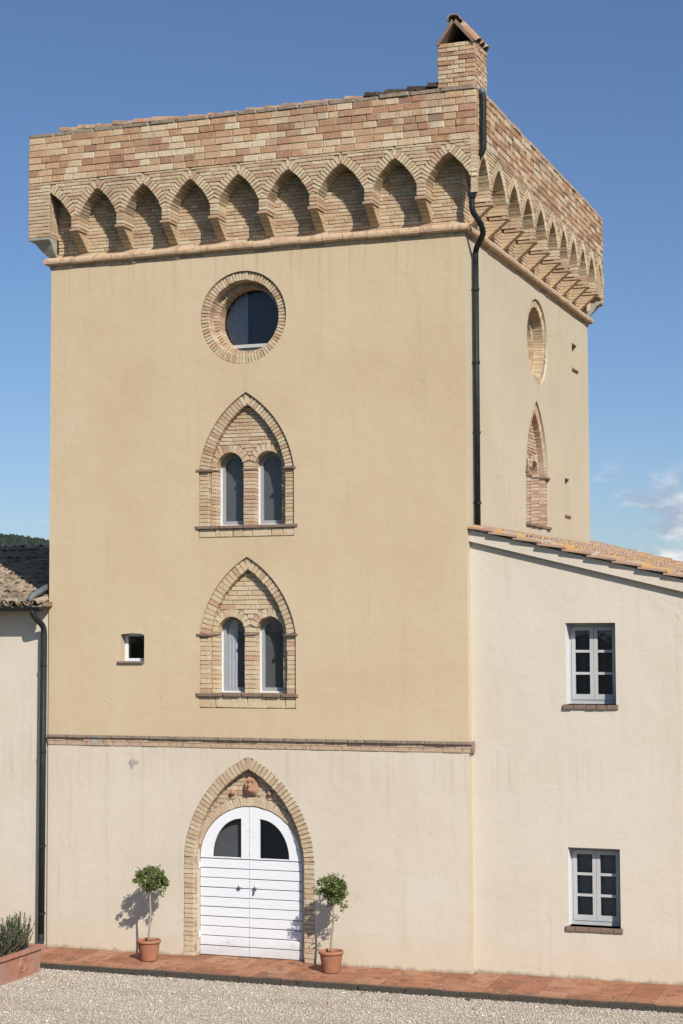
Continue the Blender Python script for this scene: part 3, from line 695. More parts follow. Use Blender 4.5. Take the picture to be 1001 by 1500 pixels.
# --- pointed twin windows
def pointed_window(P, fr, sill_v, band_v, style, curtain):
    root = MB(); o_ring, o_tym, o_frame = -.03, -.125, -.31
    c, a, sp = P.c, P.a, P.sp
    ring_out = P.outline(RW+.01, 14, band_v-.005); ring_in = P.outline(.006, 14, sill_v-.02)
    ring_in = ring_in
    root.panel(fr, ring_out, [ring_in], o_ring-.012, [0, .1])
    root = root.build('pointed_window', MT['mortar'], tower)
    lights = [(c-.305, .212), (c+.305, .212)]; lsp = sp+.045
    # tympanum core with the two round-headed openings
    def light_outline(cl, r, base): return [(cl-r, base)]+[(cl-r*math.cos(math.pi*k/14), lsp+r*math.sin(math.pi*k/14)) for k in range(15)]+[(cl+r, base)]
    tc = MB(); tc.panel(fr, P.outline(.02, 14, sill_v-.06), [light_outline(cl, r+.008, sill_v+.012) for cl, r in lights], o_tym-.012, [0, .2, .2])
    tc.build('tympanum_core', MT['mortar'], root)
    mat, mati = (MT['b_'+style], MT['bi_'+style])
    step = .052 if style != 'pale' else .07
    # outer ring
    P.voussoirs(RW, step, lambda cu, cv, we, t, ang: brick_ob('voussoir', mat, root, fr, cu-we/2, cu+we/2, cv-t/2+.003, cv+t/2-.003, o_ring, .1, ang))
    kz = (P.top(0)+P.top(RW))/2
    brick_ob('voussoir', mat, root, fr, c-RW*.52, c+RW*.52, kz-.035, kz+.035, o_ring-.003, .1, math.pi/2)
    v = sill_v
    while v < sp-.03:
        h = min(random.uniform(.05, .062) if style != 'pale' else random.uniform(.062, .078), sp-v)
        for s_ in (-1, 1):
            e0, e1 = sorted((c+s_*a, c+s_*(a+RW)))
            brick_ob('jamb_brick', mat, root, fr, e0+.002, e1-.002, v+.003, v+h-.003, o_ring, .1)
        v += h
    for s_ in (-1, 1):       # imposts
        e0, e1 = sorted((c+s_*(a-.02), c+s_*(a+RW+.035)))
        brick_ob('impost', MT['sill'], root, fr, e0, e1, sp-.018, sp+.014, o_ring+.05, .17)
    # tympanum bricks, joined courses between arch and openings
    st = MB(); v = sill_v; h = .0545 if style != 'pale' else .068
    while v < P.top(0)-.02:
        v1 = v+h; hw = P.half(v+h*.6, 0)
        if hw < .02: break
        segs = [(c-hw, c+hw)]
        for cl, r in lights:
            if v < lsp: ex = r
            else:
                rr = r+.115; t = v+.2*h-lsp; ex = math.sqrt(rr*rr-t*t) if t < rr else 0
            if ex:
                ns = []
                for x0, x1 in segs:
                    l, q = cl-ex, cl+ex
                    if q <= x0 or l >= x1: ns.append((x0, x1)); continue
                    if l > x0: ns.append((x0, l))
                    if q < x1: ns.append((q, x1))
                segs = ns
        for x0, x1 in segs:
            if x1-x0 < .015: continue
            for p, q in ([(x0, x1)] if x1-x0 < .25 else split(x0, x1, .13, .28)):
                st.brick(fr, p+.002, q-.002, v+.003, v1-.003, o_tym+random.uniform(-.003, .003), .18 if v < lsp+.05 else .05, j=.002)
        v = v1
    tag(st.build('tympanum_brick', mati, root), kind='stuff')
    for cl, r in lights:
        n = 11
        for k in range(n):
            th = math.pi*(k+.5)/n; rm = r+.056; cu, cv = cl+rm*math.cos(th), lsp+rm*math.sin(th)
            if P.half(cv, 0) < abs(cu-c)-.02: continue
            if abs(cu-c) < .05 and cv < lsp+.11: continue
            brick_ob('arch_brick', mat, root, fr, cu-.056, cu+.056, cv-math.pi*rm/n/2+.004, cv+math.pi*rm/n/2-.004, o_tym+.004, .18, th)
    for x0, x1 in ((c-a+.0, c-.305-.205), (c-.1, c+.1), (c+.305+.205, c+a)):
        brick_ob('inner_impost', MT['sill'], root, fr, x0, x1, sp-.012, sp+.016, o_tym+.016, .12)
    # sill and band below
    for x0, x1 in split(c-a-RW-.045, c+a+RW+.045, .25, .5): brick_ob('sill', MT['sill'], root, fr, x0+.001, x1-.001, sill_v-.04, sill_v+.004, .03+random.uniform(-.006, .006), .36)
    for x0, x1 in split(c-a-RW, c+a+RW, .13, .3): brick_ob('band_brick', mat, root, fr, x0+.003, x1-.003, band_v+.012, sill_v-.042, -.012, .08)
    # frames and panes
    for i, (cl, r) in enumerate(lights):
        f = MB(); out = light_outline(cl, r+.01, sill_v); inn = light_outline(cl, r-.052, sill_v+.085)
        f.panel(fr, out, [inn], o_frame, [0, .05]); fo = f.build('window_frame', MT['greyframe'], root)
        fr2 = MB(); fr2.fbox(fr, cl-r, cl-r+.012, sill_v+.012, lsp, o_frame-.01, o_frame+.045); fr2.fbox(fr, cl-r, cl+r, sill_v+.003, sill_v+.03, o_frame-.01, o_frame+.05); fr2.build('outer_frame', MT['white'], root)
        p = MB(); p.panel(fr, light_outline(cl, r-.04, sill_v+.06), (), o_frame-.02); p.build('pane', MT['glass'], root, fix=False)
        bl = MB(); bl.panel(fr, light_outline(cl, r, sill_v+.02), (), o_frame-.055); bl.build('blind', MT['blind'], root)
        if curtain[i]:
            cu_ = MB(); n = 14; x0, x1 = cl-r+.02, cl-r+.02+curtain[i]; P2 = []
            for k in range(n+1):
                x = x0+(x1-x0)*k/n; oo = o_frame-.04+.008*math.sin(k*1.7); P2 += [fr(x, sill_v+.02, oo), fr(x, lsp+.2, oo)]
            cu_.add(P2, [(2*k, 2*k+2, 2*k+3, 2*k+1) for k in range(n)]); cu_.build('curtain', MT['curtain'], root, True)
    return root
pointed_window(PW_UP, FR, 6.25, 6.078, 'thin', (0, 0))
pointed_window(PW_LO, FR, 3.80, 3.588, 'pale', (.2, .0))
pointed_window(PW_RT, RT, 6.40, 6.35, 'pink', (0, 0))

# --- round windows
def round_window(c, r, fr, glazed):
    ro = MB(); ro.panel(fr, circle(c, r+.01), [circle(c, r-.127)], -.045, [0, .2]); ro = ro.build('round_window', MT['mortar'], tower)
    def ring(name, r0, r1, o, dep, n, mats):
        for k in range(n):
            th = 2*math.pi*(k+.5)/n; rm = (r0+r1)/2; t = 2*math.pi*r0/n; cu, cv = c[0]+rm*math.cos(th), c[1]+rm*math.sin(th)
            brick_ob(name, random.choice(mats), ro, fr, cu-(r1-r0)/2, cu+(r1-r0)/2, cv-t/2+.002, cv+t/2-.002, o, dep, th)
    ring('voussoir', r-.135, r-.004, -.03, .19, 78, [MT['b_thin'], MT['b_pale']])
    ring('inner_voussoir', r-.215, r-.125, -.215, .24, 68, [MT['b_thin'], MT['b_pink']])
    q = MB(); q.panel(fr, circle(c, r-.12), [circle(c, r-.205)], -.225, [0, .25]); q.build('inner_core', MT['mortar'], ro)
    ri = r-.2
    f = MB(); ch_ = [(c[0]+ri*math.cos(t), max(c[1]+ri*math.sin(t), c[1]-ri*.80)) for t in [2*math.pi*k/48 for k in range(48)]]
    hole = [(c[0]+(ri-.012)*math.cos(t), max(c[1]+(ri-.012)*math.sin(t), c[1]-ri*.80+.045)) for t in [2*math.pi*k/48 for k in range(48)]]
    f.panel(fr, circle(c, ri+.02), [hole], -.41, [0, .04]); f.build('window_frame', MT['zinc'], ro)
    bf = MB(); bf.fbox(fr, c[0]-ri*.66, c[0]+ri*.66, c[1]-ri*.80, c[1]-ri*.80+.05, -.42, -.385); bf.build('bottom_rail', MT['wframe'], ro)
    p = MB(); p.panel(fr, circle(c, ri-.005), (), -.43); p.build('pane', MT['glass'], ro, fix=False)
    bl = MB(); bl.panel(fr, circle(c, ri), (), -.53); bl.build('blind', MT['blind'], ro)
    if glazed:
        x0, x1 = c[0]-ri, c[0]-.12; P2 = []; n = 16; cu_ = MB()
        for k in range(n+1):
            x = x0+(x1-x0)*k/n; oo = -.48+.015*math.sin(k*1.9); P2 += [fr(x, c[1]-math.sqrt(max(.001, (ri-.02)**2-(x-c[0])**2)), oo), fr(x, c[1]+math.sqrt(max(.001, (ri-.02)**2-(x-c[0])**2)), oo)]
        cu_.add(P2, [(2*k, 2*k+2, 2*k+3, 2*k+1) for k in range(n)]); cu_.build('curtain', MT['curtain'], ro, True)
round_window(ROUND_F[0], ROUND_F[1], FR, True)
round_window(ROUND_R[0], ROUND_R[1], RT, False)

# --- small square window
sw = MB(); sw.panel(FR, [(1.19, 4.24), (1.63, 4.24), (1.63, 4.71), (1.19, 4.71)], [[(1.265, 4.31), (1.56, 4.31), (1.56, 4.64), (1.265, 4.64)]], -.15, [0, .05]); sw = sw.build('small_window', MT['white'], tower)
p = MB(); p.panel(FR, [(1.25, 4.29), (1.58, 4.29), (1.58, 4.66), (1.25, 4.66)], (), -.17); p.build('pane', MT['glass'], sw, fix=False)
brick_ob('sill', MT['sill'], sw, FR, 1.175, 1.615, 4.238, 4.268, .035, .2)

# --- door surround, tympanum, door
surr = MB(); surr.panel(FR, DOOR.outline(.175, 18, -.12), [DOOR.outline(.004, 18, -.1)], -.014, [0, .12]); surr = surr.build('door_surround', MT['mortar'], tower)
DOOR.voussoirs(.165, .062, lambda cu, cv, we, t, ang: brick_ob('voussoir', MT['b_door'], surr, FR, cu-we/2, cu+we/2, cv-t/2+.003, cv+t/2-.003, .004, .13, ang))
kz = (DOOR.top(0)+DOOR.top(.165))/2
brick_ob('voussoir', MT['b_door'], surr, FR, DOOR.c-.088, DOOR.c+.088, kz-.036, kz+.036, .001, .13, math.pi/2)
v = 0.0
while v < 1.41:
    h = min(random.uniform(.062, .078), 1.42-v)
    for s_ in (-1, 1):
        e0, e1 = sorted((DOOR.c+s_*DOOR.a, DOOR.c+s_*(DOOR.a+.165+random.uniform(-.008, .008))))
        brick_ob('jamb_brick', MT['b_door'] if random.random() < .75 else MT['b_thin'], surr, FR, e0+.001, e1-.002, v+.003, v+h-.003, .004, .13)
    v += h
DC, DR, DSP = 3.262, .80, 1.405; OT = -.12
def door_outline(r, base=0.0, k=.95): return [(DC-r, base)]+[(DC-r*math.cos(math.pi*i/24), DSP+k*r*math.sin(math.pi*i/24)) for i in range(25)]+[(DC+r, base)]
tp = MB(); tp.panel(FR, DOOR.outline(.02, 18, -.11), [door_outline(DR+.006, -.1)], OT-.012, [0, .16]); tp.build('tympanum_core', MT['mortar'], surr)
for s_ in (-1, 1):
    jb = MB(); e0, e1 = sorted((DC+s_*(DR+.004), DOOR.c+s_*(DOOR.a+.01))); jb.fbox(FR, e0, e1, -.1, DSP+.12, OT-.1, OT+.002); jb.build('plaster_jamb', MT['cream'], surr)
n = 25
for k in range(n):
    th = math.pi*(k+.5)/n; rm = DR+.07; cu, cv = DC+rm*math.cos(th), DSP+.95*rm*math.sin(th)
    if cv < DSP+.14 or DOOR.half(cv, 0) < abs(cu-DOOR.c)-.03: continue
    t = math.pi*rm/n; brick_ob('arch_brick', MT['b_door'], surr, FR, cu-.062, cu+.062, cv-t/2+.003, cv+t/2-.003, OT+.006, .12, math.atan2(math.sin(th), .95*math.cos(th)))
v = DSP+.1
while v < 2.66:
    h = random.uniform(.058, .07); hw = DOOR.half(v+h*.5, 0); rr = DR+.13; t = (v+.2*h-DSP)/.95; ex = math.sqrt(rr*rr-t*t) if t < rr else 0
    segs = [(DOOR.c-hw, DOOR.c+hw)] if ex == 0 else [(DOOR.c-hw, DC-ex), (DC+ex, DOOR.c+hw)]
    for x0, x1 in segs:
        if x1-x0 > .03:
            for p, q in split(x0, x1, .16, .3): brick_ob('brick', MT['b_door'] if random.random() < .6 else MT['b_thin'], surr, FR, p+.003, q-.003, v+.003, v+h-.003, OT, .05)
    v += h
# terracotta head in the top of the arch and two small bosses
rel = MB(); cxr, czr = 3.29, 2.475; NU, NV = 22, 18
P = []
for j in range(NV+1):
    tv = j/NV
    for i in range(NU+1):
        tu = -1+2*i/NU; zz = -.135+.27*tv
        hw = .105*math.sqrt(max(0, 1-((tv-.38)/.66)**2))*(1.0 if tv < .6 else 1.0-.25*(tv-.6)/.4)
        o = .02+.075*math.sqrt(max(0, 1-tu*tu))*min(1, 4*tv+.15)*min(1, (1.05-tv)*4)
        e = lambda a, b, s: math.exp(-(((tu-a)/s)**2+((tv-b)/(s*.5))**2))
        o += .03*e(0, .52, .2)+.02*math.exp(-(tu/.14)**2)*(1 if .48 < tv < .66 else 0) - .03*e(-.36, .64, .2)-.03*e(.36, .64, .2)+.015*e(0, .36, .25)-.012*e(0, .40, .14)+.015*e(0, .26, .3)
        if tv > .7 or abs(tu) > .72: o += .012*math.sin(tu*22)*(1 if tv > .5 else .4)
        P.append(FR(cxr+tu*hw, czr+zz, OT+o))
rel.add(P, [(j*(NU+1)+i, j*(NU+1)+i+1, (j+1)*(NU+1)+i+1, (j+1)*(NU+1)+i) for j in range(NV) for i in range(NU)])
rel = rel.build('terracotta_head', MT['relief'], surr, True)
for bx, bz in ((2.995, 2.37), (3.585, 2.37)):
    b = MB(); b.smooth = True; b.add(*(lambda n, k: ([FR(bx+.036*r*math.cos(2*math.pi*i/n), bz+.042*r*math.sin(2*math.pi*i/n), OT+o) for r, o in ((1, 0), (1, .03), (.8, .055), (.4, .066), (.05, .06)) for i in range(n)],
        [(q*n+i, q*n+(i+1) % n, (q+1)*n+(i+1) % n, (q+1)*n+i) for q in range(4) for i in range(n)]))(14, 5)); b.build('terracotta_boss', MT['relief'], surr, True)
# door leaves
OD = -.135
dr = MB(); dr.fbox(FR, DC-DR, DC+DR, .005, DSP, OD-.07, OD-.024); dr = dr.build('door', MT['wframe'], tower)
MEET = 3.245
for s_ in (-1, 1):
    x0, x1 = sorted((MEET+s_*.003, DC+s_*(DR-.004)))
    rows = 10; hh = (DSP-.012)/rows
    for k in range(rows):
        q = MB(); z0 = .012+k*hh+.004; z1 = .012+(k+1)*hh-.007+random.uniform(-.002, .002); o1 = OD+random.uniform(-.003, .003)
        q.hexa([FR(x0, z0, o1), FR(x1, z0, o1), FR(x1, z0, OD-.02), FR(x0, z0, OD-.02), FR(x0, z1-.01, o1), FR(x1, z1-.01, o1), FR(x1, z1, OD-.022), FR(x0, z1, OD-.022)])
        q.build('plank', MT['door'], dr)
    # arched head of the leaf with its quarter pane
    arc = [(MEET+s_*.003, DSP+.004)] + [(DC+s_*(DR-.006)*math.cos(math.pi/2*i/16), DSP+.004+.95*(DR-.006)*math.sin(math.pi/2*i/16)) for i in range(17)]
    arc[-1] = (MEET+s_*.003, arc[-1][1])
    gx = 3.118 if s_ < 0 else 3.405; gr = abs((2.655 if s_ < 0 else 3.868)-gx)
    hole = [(gx, DSP+.02)]+[(gx+s_*gr*math.cos(math.pi/2*i/14), DSP+.02+.565*math.sin(math.pi/2*i/14)) for i in range(15)]
    q = MB(); q.panel(FR, arc, [hole], OD+.004, [.04, .035], True, True); q.build('leaf_head', MT['door'], dr)
    p = MB(); p.panel(FR, [(gx-s_*.02, DSP+.0)]+[(a+s_*.012, b+.012) for a, b in hole[1:]]+[(gx-s_*.02, DSP+.6)], (), OD-.028); p.build('pane', MT['glass'], dr, fix=False)
    kb = MB(); kx = MEET+s_*.125; kb.tube([FR(kx, 1.03, OD-.01), FR(kx, 1.03, OD+.03), FR(kx, 1.03, OD+.034), FR(kx, 1.03, OD+.05), FR(kx, 1.03, OD+.066), FR(kx, 1.03, OD+.07)], [.012, .012, .022, .032, .026, .006], 12); kb.build('knob', MT['white'], dr, True)
    for hz in (.30, 1.30):
        hx = DC+s_*(DR+.006); hg = MB(); hg.tube([FR(hx, hz-.05, OD+.02), FR(hx, hz+.05, OD+.02)], .013, 8); hg.fbox(FR, hx-.022 if s_ > 0 else hx, hx if s_ > 0 else hx+.022, hz-.035, hz+.035, OD-.02, OD+.012); hg.build('hinge', MT['white'], dr)
bl = MB(); bl.fbox(FR, DC-.7, DC+.7, DSP-.02, DSP+.66, OD-.12, OD-.10); bl.build('dark_backing', MT['blind'], dr)
lk = MB(); lk.tube([FR(3.31, .925, OD-.01), FR(3.31, .925, OD+.012)], .014, 10); lk.fbox(FR, 3.305, 3.315, .895, .925, OD, OD+.018); lk.build('lock', MT['metal'], dr)

# ------------------------------------------------------------------ house on the right
RY = .16
rh = empty('right_house', (9.2, RY, 0), 'cream house wing with low lichen-covered tile roof, joined to the tower on the right', 'house')
def HR(u, v, o): return (u, RY-o, v)
ROTF[id(HR)] = 0
def rz(x, y=0): return 6.115-.25*(x-6.6)+.010*y            # underside of the tiles
wU = (7.942, 8.632, 3.69, 4.80); wL = (7.938, 8.652, .70, 1.755)
XE = 13.2; YE = 11.4
m = MB()
hole = lambda q: [(q[0], q[2]), (q[1], q[2]), (q[1], q[3]), (q[0], q[3])]
m.panel(HR, [(W-.02, -.15), (XE, -.15), (XE, rz(XE)-.06), (W-.02, rz(W-.02)-.06)], [hole(wU), hole(wL)], 0, [0, .23, .17])
m.box(XE-.2, XE, RY, YE, -.15, rz(XE)-.06)
m.build('wall', MT['pale'], rh)
m = MB(); m.hexa([(W+.003, RY-.075, rz(W)-.165), (XE, RY-.075, rz(XE)-.165), (XE, RY+.2, rz(XE)-.165), (W+.003, RY+.2, rz(W)-.165), (W+.003, RY-.075, rz(W)-.001), (XE, RY-.075, rz(XE)-.001), (XE, RY+.2, rz(XE)-.001), (W+.003, RY+.2, rz(W)-.001)])
m.build('eaves_band', MT['pale'], rh)
m = MB(); m.box(W+.1, XE-.2, RY+.5, RY+.55, 0, 5); m.build('dark_interior', MT['dark'], rh)  # upright near-black sheet added behind the windows, painting an unlit room
m = MB(); m.hexa([(W+.02, RY+.05, rz(W, 0)-.02), (XE+.1, RY+.05, rz(XE, 0)-.02), (XE+.1, YE, rz(XE, YE)-.02), (W+.02, YE, rz(W, YE)-.02), (W+.02, RY+.05, rz(W, 0)+.004), (XE+.1, RY+.05, rz(XE, 0)+.004), (XE+.1, YE, rz(XE, YE)), (W+.02, YE, rz(W, YE))])
roofR = m.build('roof', MT['tile_ri'], rh)
sl = math.atan(.25)
# flat verge tiles, stepped, along the front edge
x = W-.04; xs = []
while x < XE: xs.append(x); x += .345
for x in xs:
    L = .40; q = MB(); t = .028; jy = random.uniform(-.012, .012); zz = rz(x)+.002
    y0, y1 = RY-.15+jy, RY+.08
    q.hexa([(x, y0, zz+.004), (x+L, y0, zz-.25*L+.046), (x+L, y1, zz-.25*L+.046), (x, y1, zz), (x, y0, zz+t), (x+L, y0, zz-.25*L+.046+t+.006), (x+L, y1, zz-.25*L+.036+t), (x, y1, zz+t)])
    q.build('verge_tile', MT['verge'], roofR)
cm = MT['tile_r']; strest = MB(); cnt = 0; col = 0; yy = RY-.03
while yy < YE-.05:
    x = (W+.02 if yy < D+.2 else W-.9)+random.uniform(0, .02); 
    while x < XE-.2:
        # each cover tile: lower (wide) end points downhill (+x)
        L = .44; lowx = x+L; zz = rz(lowx, yy)+.03+random.uniform(-.004, .006)
        ang = (random.uniform(-.03, .03))
        if cnt < 285:
            ob = bpy.data.objects.new('roof_tile', coppo_mesh(cm)); link(ob, roofR)
            ob.location = (lowx, yy+random.uniform(-.012, .012), zz); ob.rotation_euler = (sl-.035+random.uniform(-.015, .015), 0, math.pi/2+ang); cnt += 1
        else:
            mb = coppo(4); Mx = Matrix.Translation((lowx, yy+random.uniform(-.012, .012), zz)) @ Matrix.Rotation(math.pi/2+ang, 4, 'Z') @ Matrix.Rotation(sl-.05+random.uniform(-.02, .02), 4, 'X')
            strest.add([Mx @ Vector(v) for v in mb.v], mb.f)
        x += .345
    yy += .205
tag(strest.build('far_roof_tile', MT['tile_ri'], roofR, fix=False), kind='stuff')
def casement(q, depth, name):
    x0, x1, z0, z1 = q
    w = MB(); w.panel(HR, [(x0-.02, z0-.02), (x1+.02, z0-.02), (x1+.02, z1+.02), (x0-.02, z1+.02)], [[(x0+.035, z0+.055), (x1-.035, z0+.055), (x1-.035, z1-.045), (x0+.035, z1-.045)]], -depth, [0, .07])
    w = w.build(name, MT['wframe'], rh)
    fs = MB(); fs.fbox(HR, x0, x0+.006, z0, z1, -depth, -.03); fs.build('reveal_lining', MT['white'], w)
    xm = (x0+x1)/2; o = -depth-.012; hz = (z1-.05-z0-.06-.16)/3
    for a, b in ((x0+.037, xm-.002), (xm+.002, x1-.037)):
        s_ = MB(); zb, zt_ = z0+.058, z1-.048; e = .052
        holes = []
        inner_h = (zt_-zb-.075-.055-2*.035)/3
        for k in range(3):
            b0 = zb+.075+k*(inner_h+.035); holes.append([(a+e, b0), (b-e, b0), (b-e, b0+inner_h), (a+e, b0+inner_h)])
        s_.panel(HR, [(a, zb), (b, zb), (b, zt_), (a, zt_)], holes, o+.022, [.03, .03, .03, .03], True, True); s_.build('sash', MT['wframe'], w)
        for k in range(3):
            b0 = zb+.075+k*(inner_h+.035); p = MB(); p.panel(HR, [(a+e-.008, b0-.008), (b-e+.008, b0-.008), (b-e+.008, b0+inner_h+.008), (a+e-.008, b0+inner_h+.008)], (), o+.005); p.build('pane', MT['glass'], w, fix=False)
    for a, b in split(x0-.04, x1+.03, .12, .2): brick_ob('sill', MT['sill'], w, HR, a+.002, b-.002, z0-.062, z0-.004, .035, depth+.03)
    sf = MB(); sf.fbox(HR, x0-.03, x1+.03, z0-.02, z0+.0, -depth-.02, -.0); sf.build('sill_board', MT['white'], w)
    return w
w1 = casement(wU, .22, 'window'); w2 = casement(wL, .165, 'window')
for w_, q, o, mt in ((w1, wU, -.32, 'blind'), (w2, wL, -.245, 'net')):
    x0, x1, z0, z1 = q; n = 18; P2 = []; c_ = MB()
    for k in range(n+1):
        xx_ = x0+(x1-x0)*k/n; oo = o+.01*math.sin(k*1.6); P2 += [HR(xx_, z0, oo), HR(xx_, z1+.02, oo)]
    c_.add(P2, [(2*k, 2*k+2, 2*k+3, 2*k+1) for k in range(n)]); c_.build('curtain', MT[mt], w_, True)

# ------------------------------------------------------------------ house on the left
LY = .035
lh = empty('left_house', (-2.4, LY, 0), 'pale cream house with weathered barrel-tile roof and dark gutter on the left', 'house')
def HL(u, v, o): return (u, LY-o, v)
def lz(y): return 5.10+.245*(y+.27)
XW = -5.0
m = MB(); m.panel(HL, [(XW, -.15), (-.003, -.15), (-.003, lz(LY)-.05), (XW, lz(LY)-.05)]); m.box(XW, XW+.1, LY+.01, 8, -.15, 5.1); m.build('wall', MT['pale'], lh)
m = MB(); m.hexa([(XW, -.26, lz(-.26)-.05), (-.005, -.26, lz(-.26)-.05), (-.005, 3.95, lz(3.95)-.05), (XW, 3.95, lz(3.95)-.05), (XW, -.26, lz(-.26)), (-.005, -.26, lz(-.26)), (-.005, 3.95, lz(3.95)), (XW, 3.95, lz(3.95))])
m.hexa([(XW, 3.95, lz(3.95)-.05), (-.005, 3.95, lz(3.95)-.05), (-.005, 8, lz(0)-.05), (XW, 8, lz(0)-.05), (XW, 3.95, lz(3.95)), (-.005, 3.95, lz(3.95)), (-.005, 8, lz(0)), (XW, 8, lz(0))])
roofL = m.build('roof', MT['tile_li'], lh); sL = math.atan(.245)
chn = MB(); x = -.105
cnt = 0
while x > -4.2:
    y = -.30+random.uniform(-.02, .02); k = 0
    while y < 3.8:
        if cnt < 298:
            ob = bpy.data.objects.new('roof_tile', coppo_mesh(MT['tile_l'])); link(ob, roofL); cnt += 1
            ob.location = (x+random.uniform(-.012, .012), y+random.uniform(-.015, .015), lz(y)+.035+random.uniform(-.006, .008)); ob.rotation_euler = (sL-.035+random.uniform(-.025, .025), random.uniform(-.12, .12), random.uniform(-.07, .07)); ob.scale = (.88, 1, .85)
        mb = coppo(4); Mx = Matrix.Translation((x-.086, y-.01, lz(y)+.085)) @ Matrix.Rotation(sL-.04, 4, 'X') @ Matrix.Rotation(math.pi, 4, 'Y')
        chn.add([Mx @ Vector(v) for v in mb.v], mb.f)
        y += .335
    x -= .172
tag(chn.build('channel_tile', MT['tile_li'], roofL, fix=False), kind='stuff')
x = -.25
while x > -4.8:
    ob = bpy.data.objects.new('ridge_tile', coppo_mesh(MT['tile_l'])); link(ob, roofL); ob.location = (x, 3.97, lz(3.95)+.045); ob.rotation_euler = (R_(-3), 0, math.pi/2); ob.scale = (1.2, 1, 1.1); x -= .36
ft = MB(); ft.box(.0, .06, -.2, -.002, lz(-.2)-.02, lz(-.2)+.05); ft.build('flashing', MT['tile_li'], roofL)
# gutter: half pipe on brackets
g = MB(); n = 8; gr = .062; gy, gz = -.305, 5.085; P = []
for xx_ in (XW, .03):
    for rr in (gr, gr-.006):
        for k in range(n+1):
            a = math.pi+math.pi*k/n; P.append((xx_, gy+rr*math.cos(a), gz+rr*math.sin(a)))
q = n+1; F = []
for k in range(n): F += [(k, k+1, 2*q+k+1, 2*q+k), (q+k+1, q+k, 3*q+k, 3*q+k+1), (k, k+1, q+k+1, q+k), (2*q+k, 2*q+k+1, 3*q+k+1, 3*q+k)]
F.append(tuple(range(2*q, 3*q))); g.add(P, F)
gut = g.build('gutter', MT['metal'], lh)
for xx_ in (-.42, -1.2, -2.0): b = MB(); b.box(xx_-.012, xx_+.012, gy-gr-.008, gy-gr+.004, gz-.01, gz+.012); b.build('bracket', MT['zinc'], gut)

# ------------------------------------------------------------------ rain pipes
def smooth_path(pts, n=5):
    pts = [Vector(p) for p in pts]; out = [pts[0]]
    for i in range(1, len(pts)-1):
        a, b, c = pts[i-1], pts[i], pts[i+1]; r = min((a-b).length, (c-b).length, .16)*.48
        p0 = b+(a-b).normalized()*r; p1 = b+(c-b).normalized()*r
        for k in range(n+1):
            t = k/n; out.append((1-t)**2*p0+2*t*(1-t)*b+t*t*p1)
    return out+[pts[-1]]
rp = empty('rain_pipe', (W+.07, .33, 6.15), 'dark green rain pipe running down the near corner of the tower onto the right roof', 'pipe')
q = MB(); q.tube(smooth_path([(6.72, -.02, 12.28), (6.925, -.10, 12.25), (6.925, -.115, 11.42), (6.80, -.08, 11.28), (6.72, .03, 11.1)]), .043, 14); q.build('upper_pipe', MT['metal'], rp, True)
q = MB(); q.tube(smooth_path([(6.72, .03, 11.1), (6.76, -.15, 10.86), (6.76, -.155, 10.56), (6.84, .0, 10.42), (6.85, .12, 10.30), (6.665, .345, 10.12), (6.665, .345, 9.8)]), .041, 14); q.build('swan_neck', MT['metal'], rp, True)
q = MB(); q.tube([(6.665, .345, 9.9), (6.665, .33, 6.12)], .042, 14); q.build('lower_pipe', MT['metal'], rp, True)
for z in (9.55, 8.5, 7.5, 6.5): b = MB(); b.tube([(6.67, .338, z-.018), (6.67, .338, z+.018)], .047, 14); b.box(6.59, 6.66, .325, .35, z-.01, z+.01); b.build('bracket', MT['metal'], rp)
b = MB(); b.tube([(6.758, -.15, 10.75), (6.758, -.15, 10.77), (6.758, -.15, 10.87), (6.758, -.15, 10.90)], [.05, .068, .075, .05], 8); b.build('hopper', MT['zinc'], rp)
b = MB(); b.tube([(6.86, -.07, 12.245), (6.93, -.105, 12.275)], [.06, .06], 12); b.build('outlet', MT['zinc'], rp)
lp = empty('rain_pipe', (-.055, -.05, 0), 'tall dark rain pipe in the angle between left house and tower', 'pipe')
q = MB(); q.tube(smooth_path([(-.11, gy, gz-.03), (-.10, gy, gz-.12), (-.045, -.075, gz-.30), (-.045, -.07, gz-.45)]), .045, 14); q.build('swan_neck', MT['metal'], lp, True)
q = MB(); q.tube([(-.045, -.07, gz-.40), (-.06, -.07, .12)], .049, 14); q.build('pipe', MT['metal'], lp, True)
q = MB(); q.tube(smooth_path([(-.06, -.07, .20), (-.06, -.07, .06), (-.05, -.19, .03)]), .051, 14); q.build('shoe', MT['metal'], lp, True)
for z in (4.2, 2.9, 1.5, .5): b = MB(); b.tube([(-.05, -.07, z-.016), (-.05, -.07, z+.016)], .055, 14); b.build('bracket', MT['metal'], lp)
vp = MB(); vp.tube(smooth_path([(-.20, -.27, 5.17), (-.17, -.22, 5.25), (-.06, .3, 5.47)]), .05, 14)
vp = vp.build('metal_spout', MT['zinc'], None, True, origin=(-.2, -.27, 5.1)); tag(vp, 'short grey metal pipe lying on the left roof beside the tower', 'pipe')

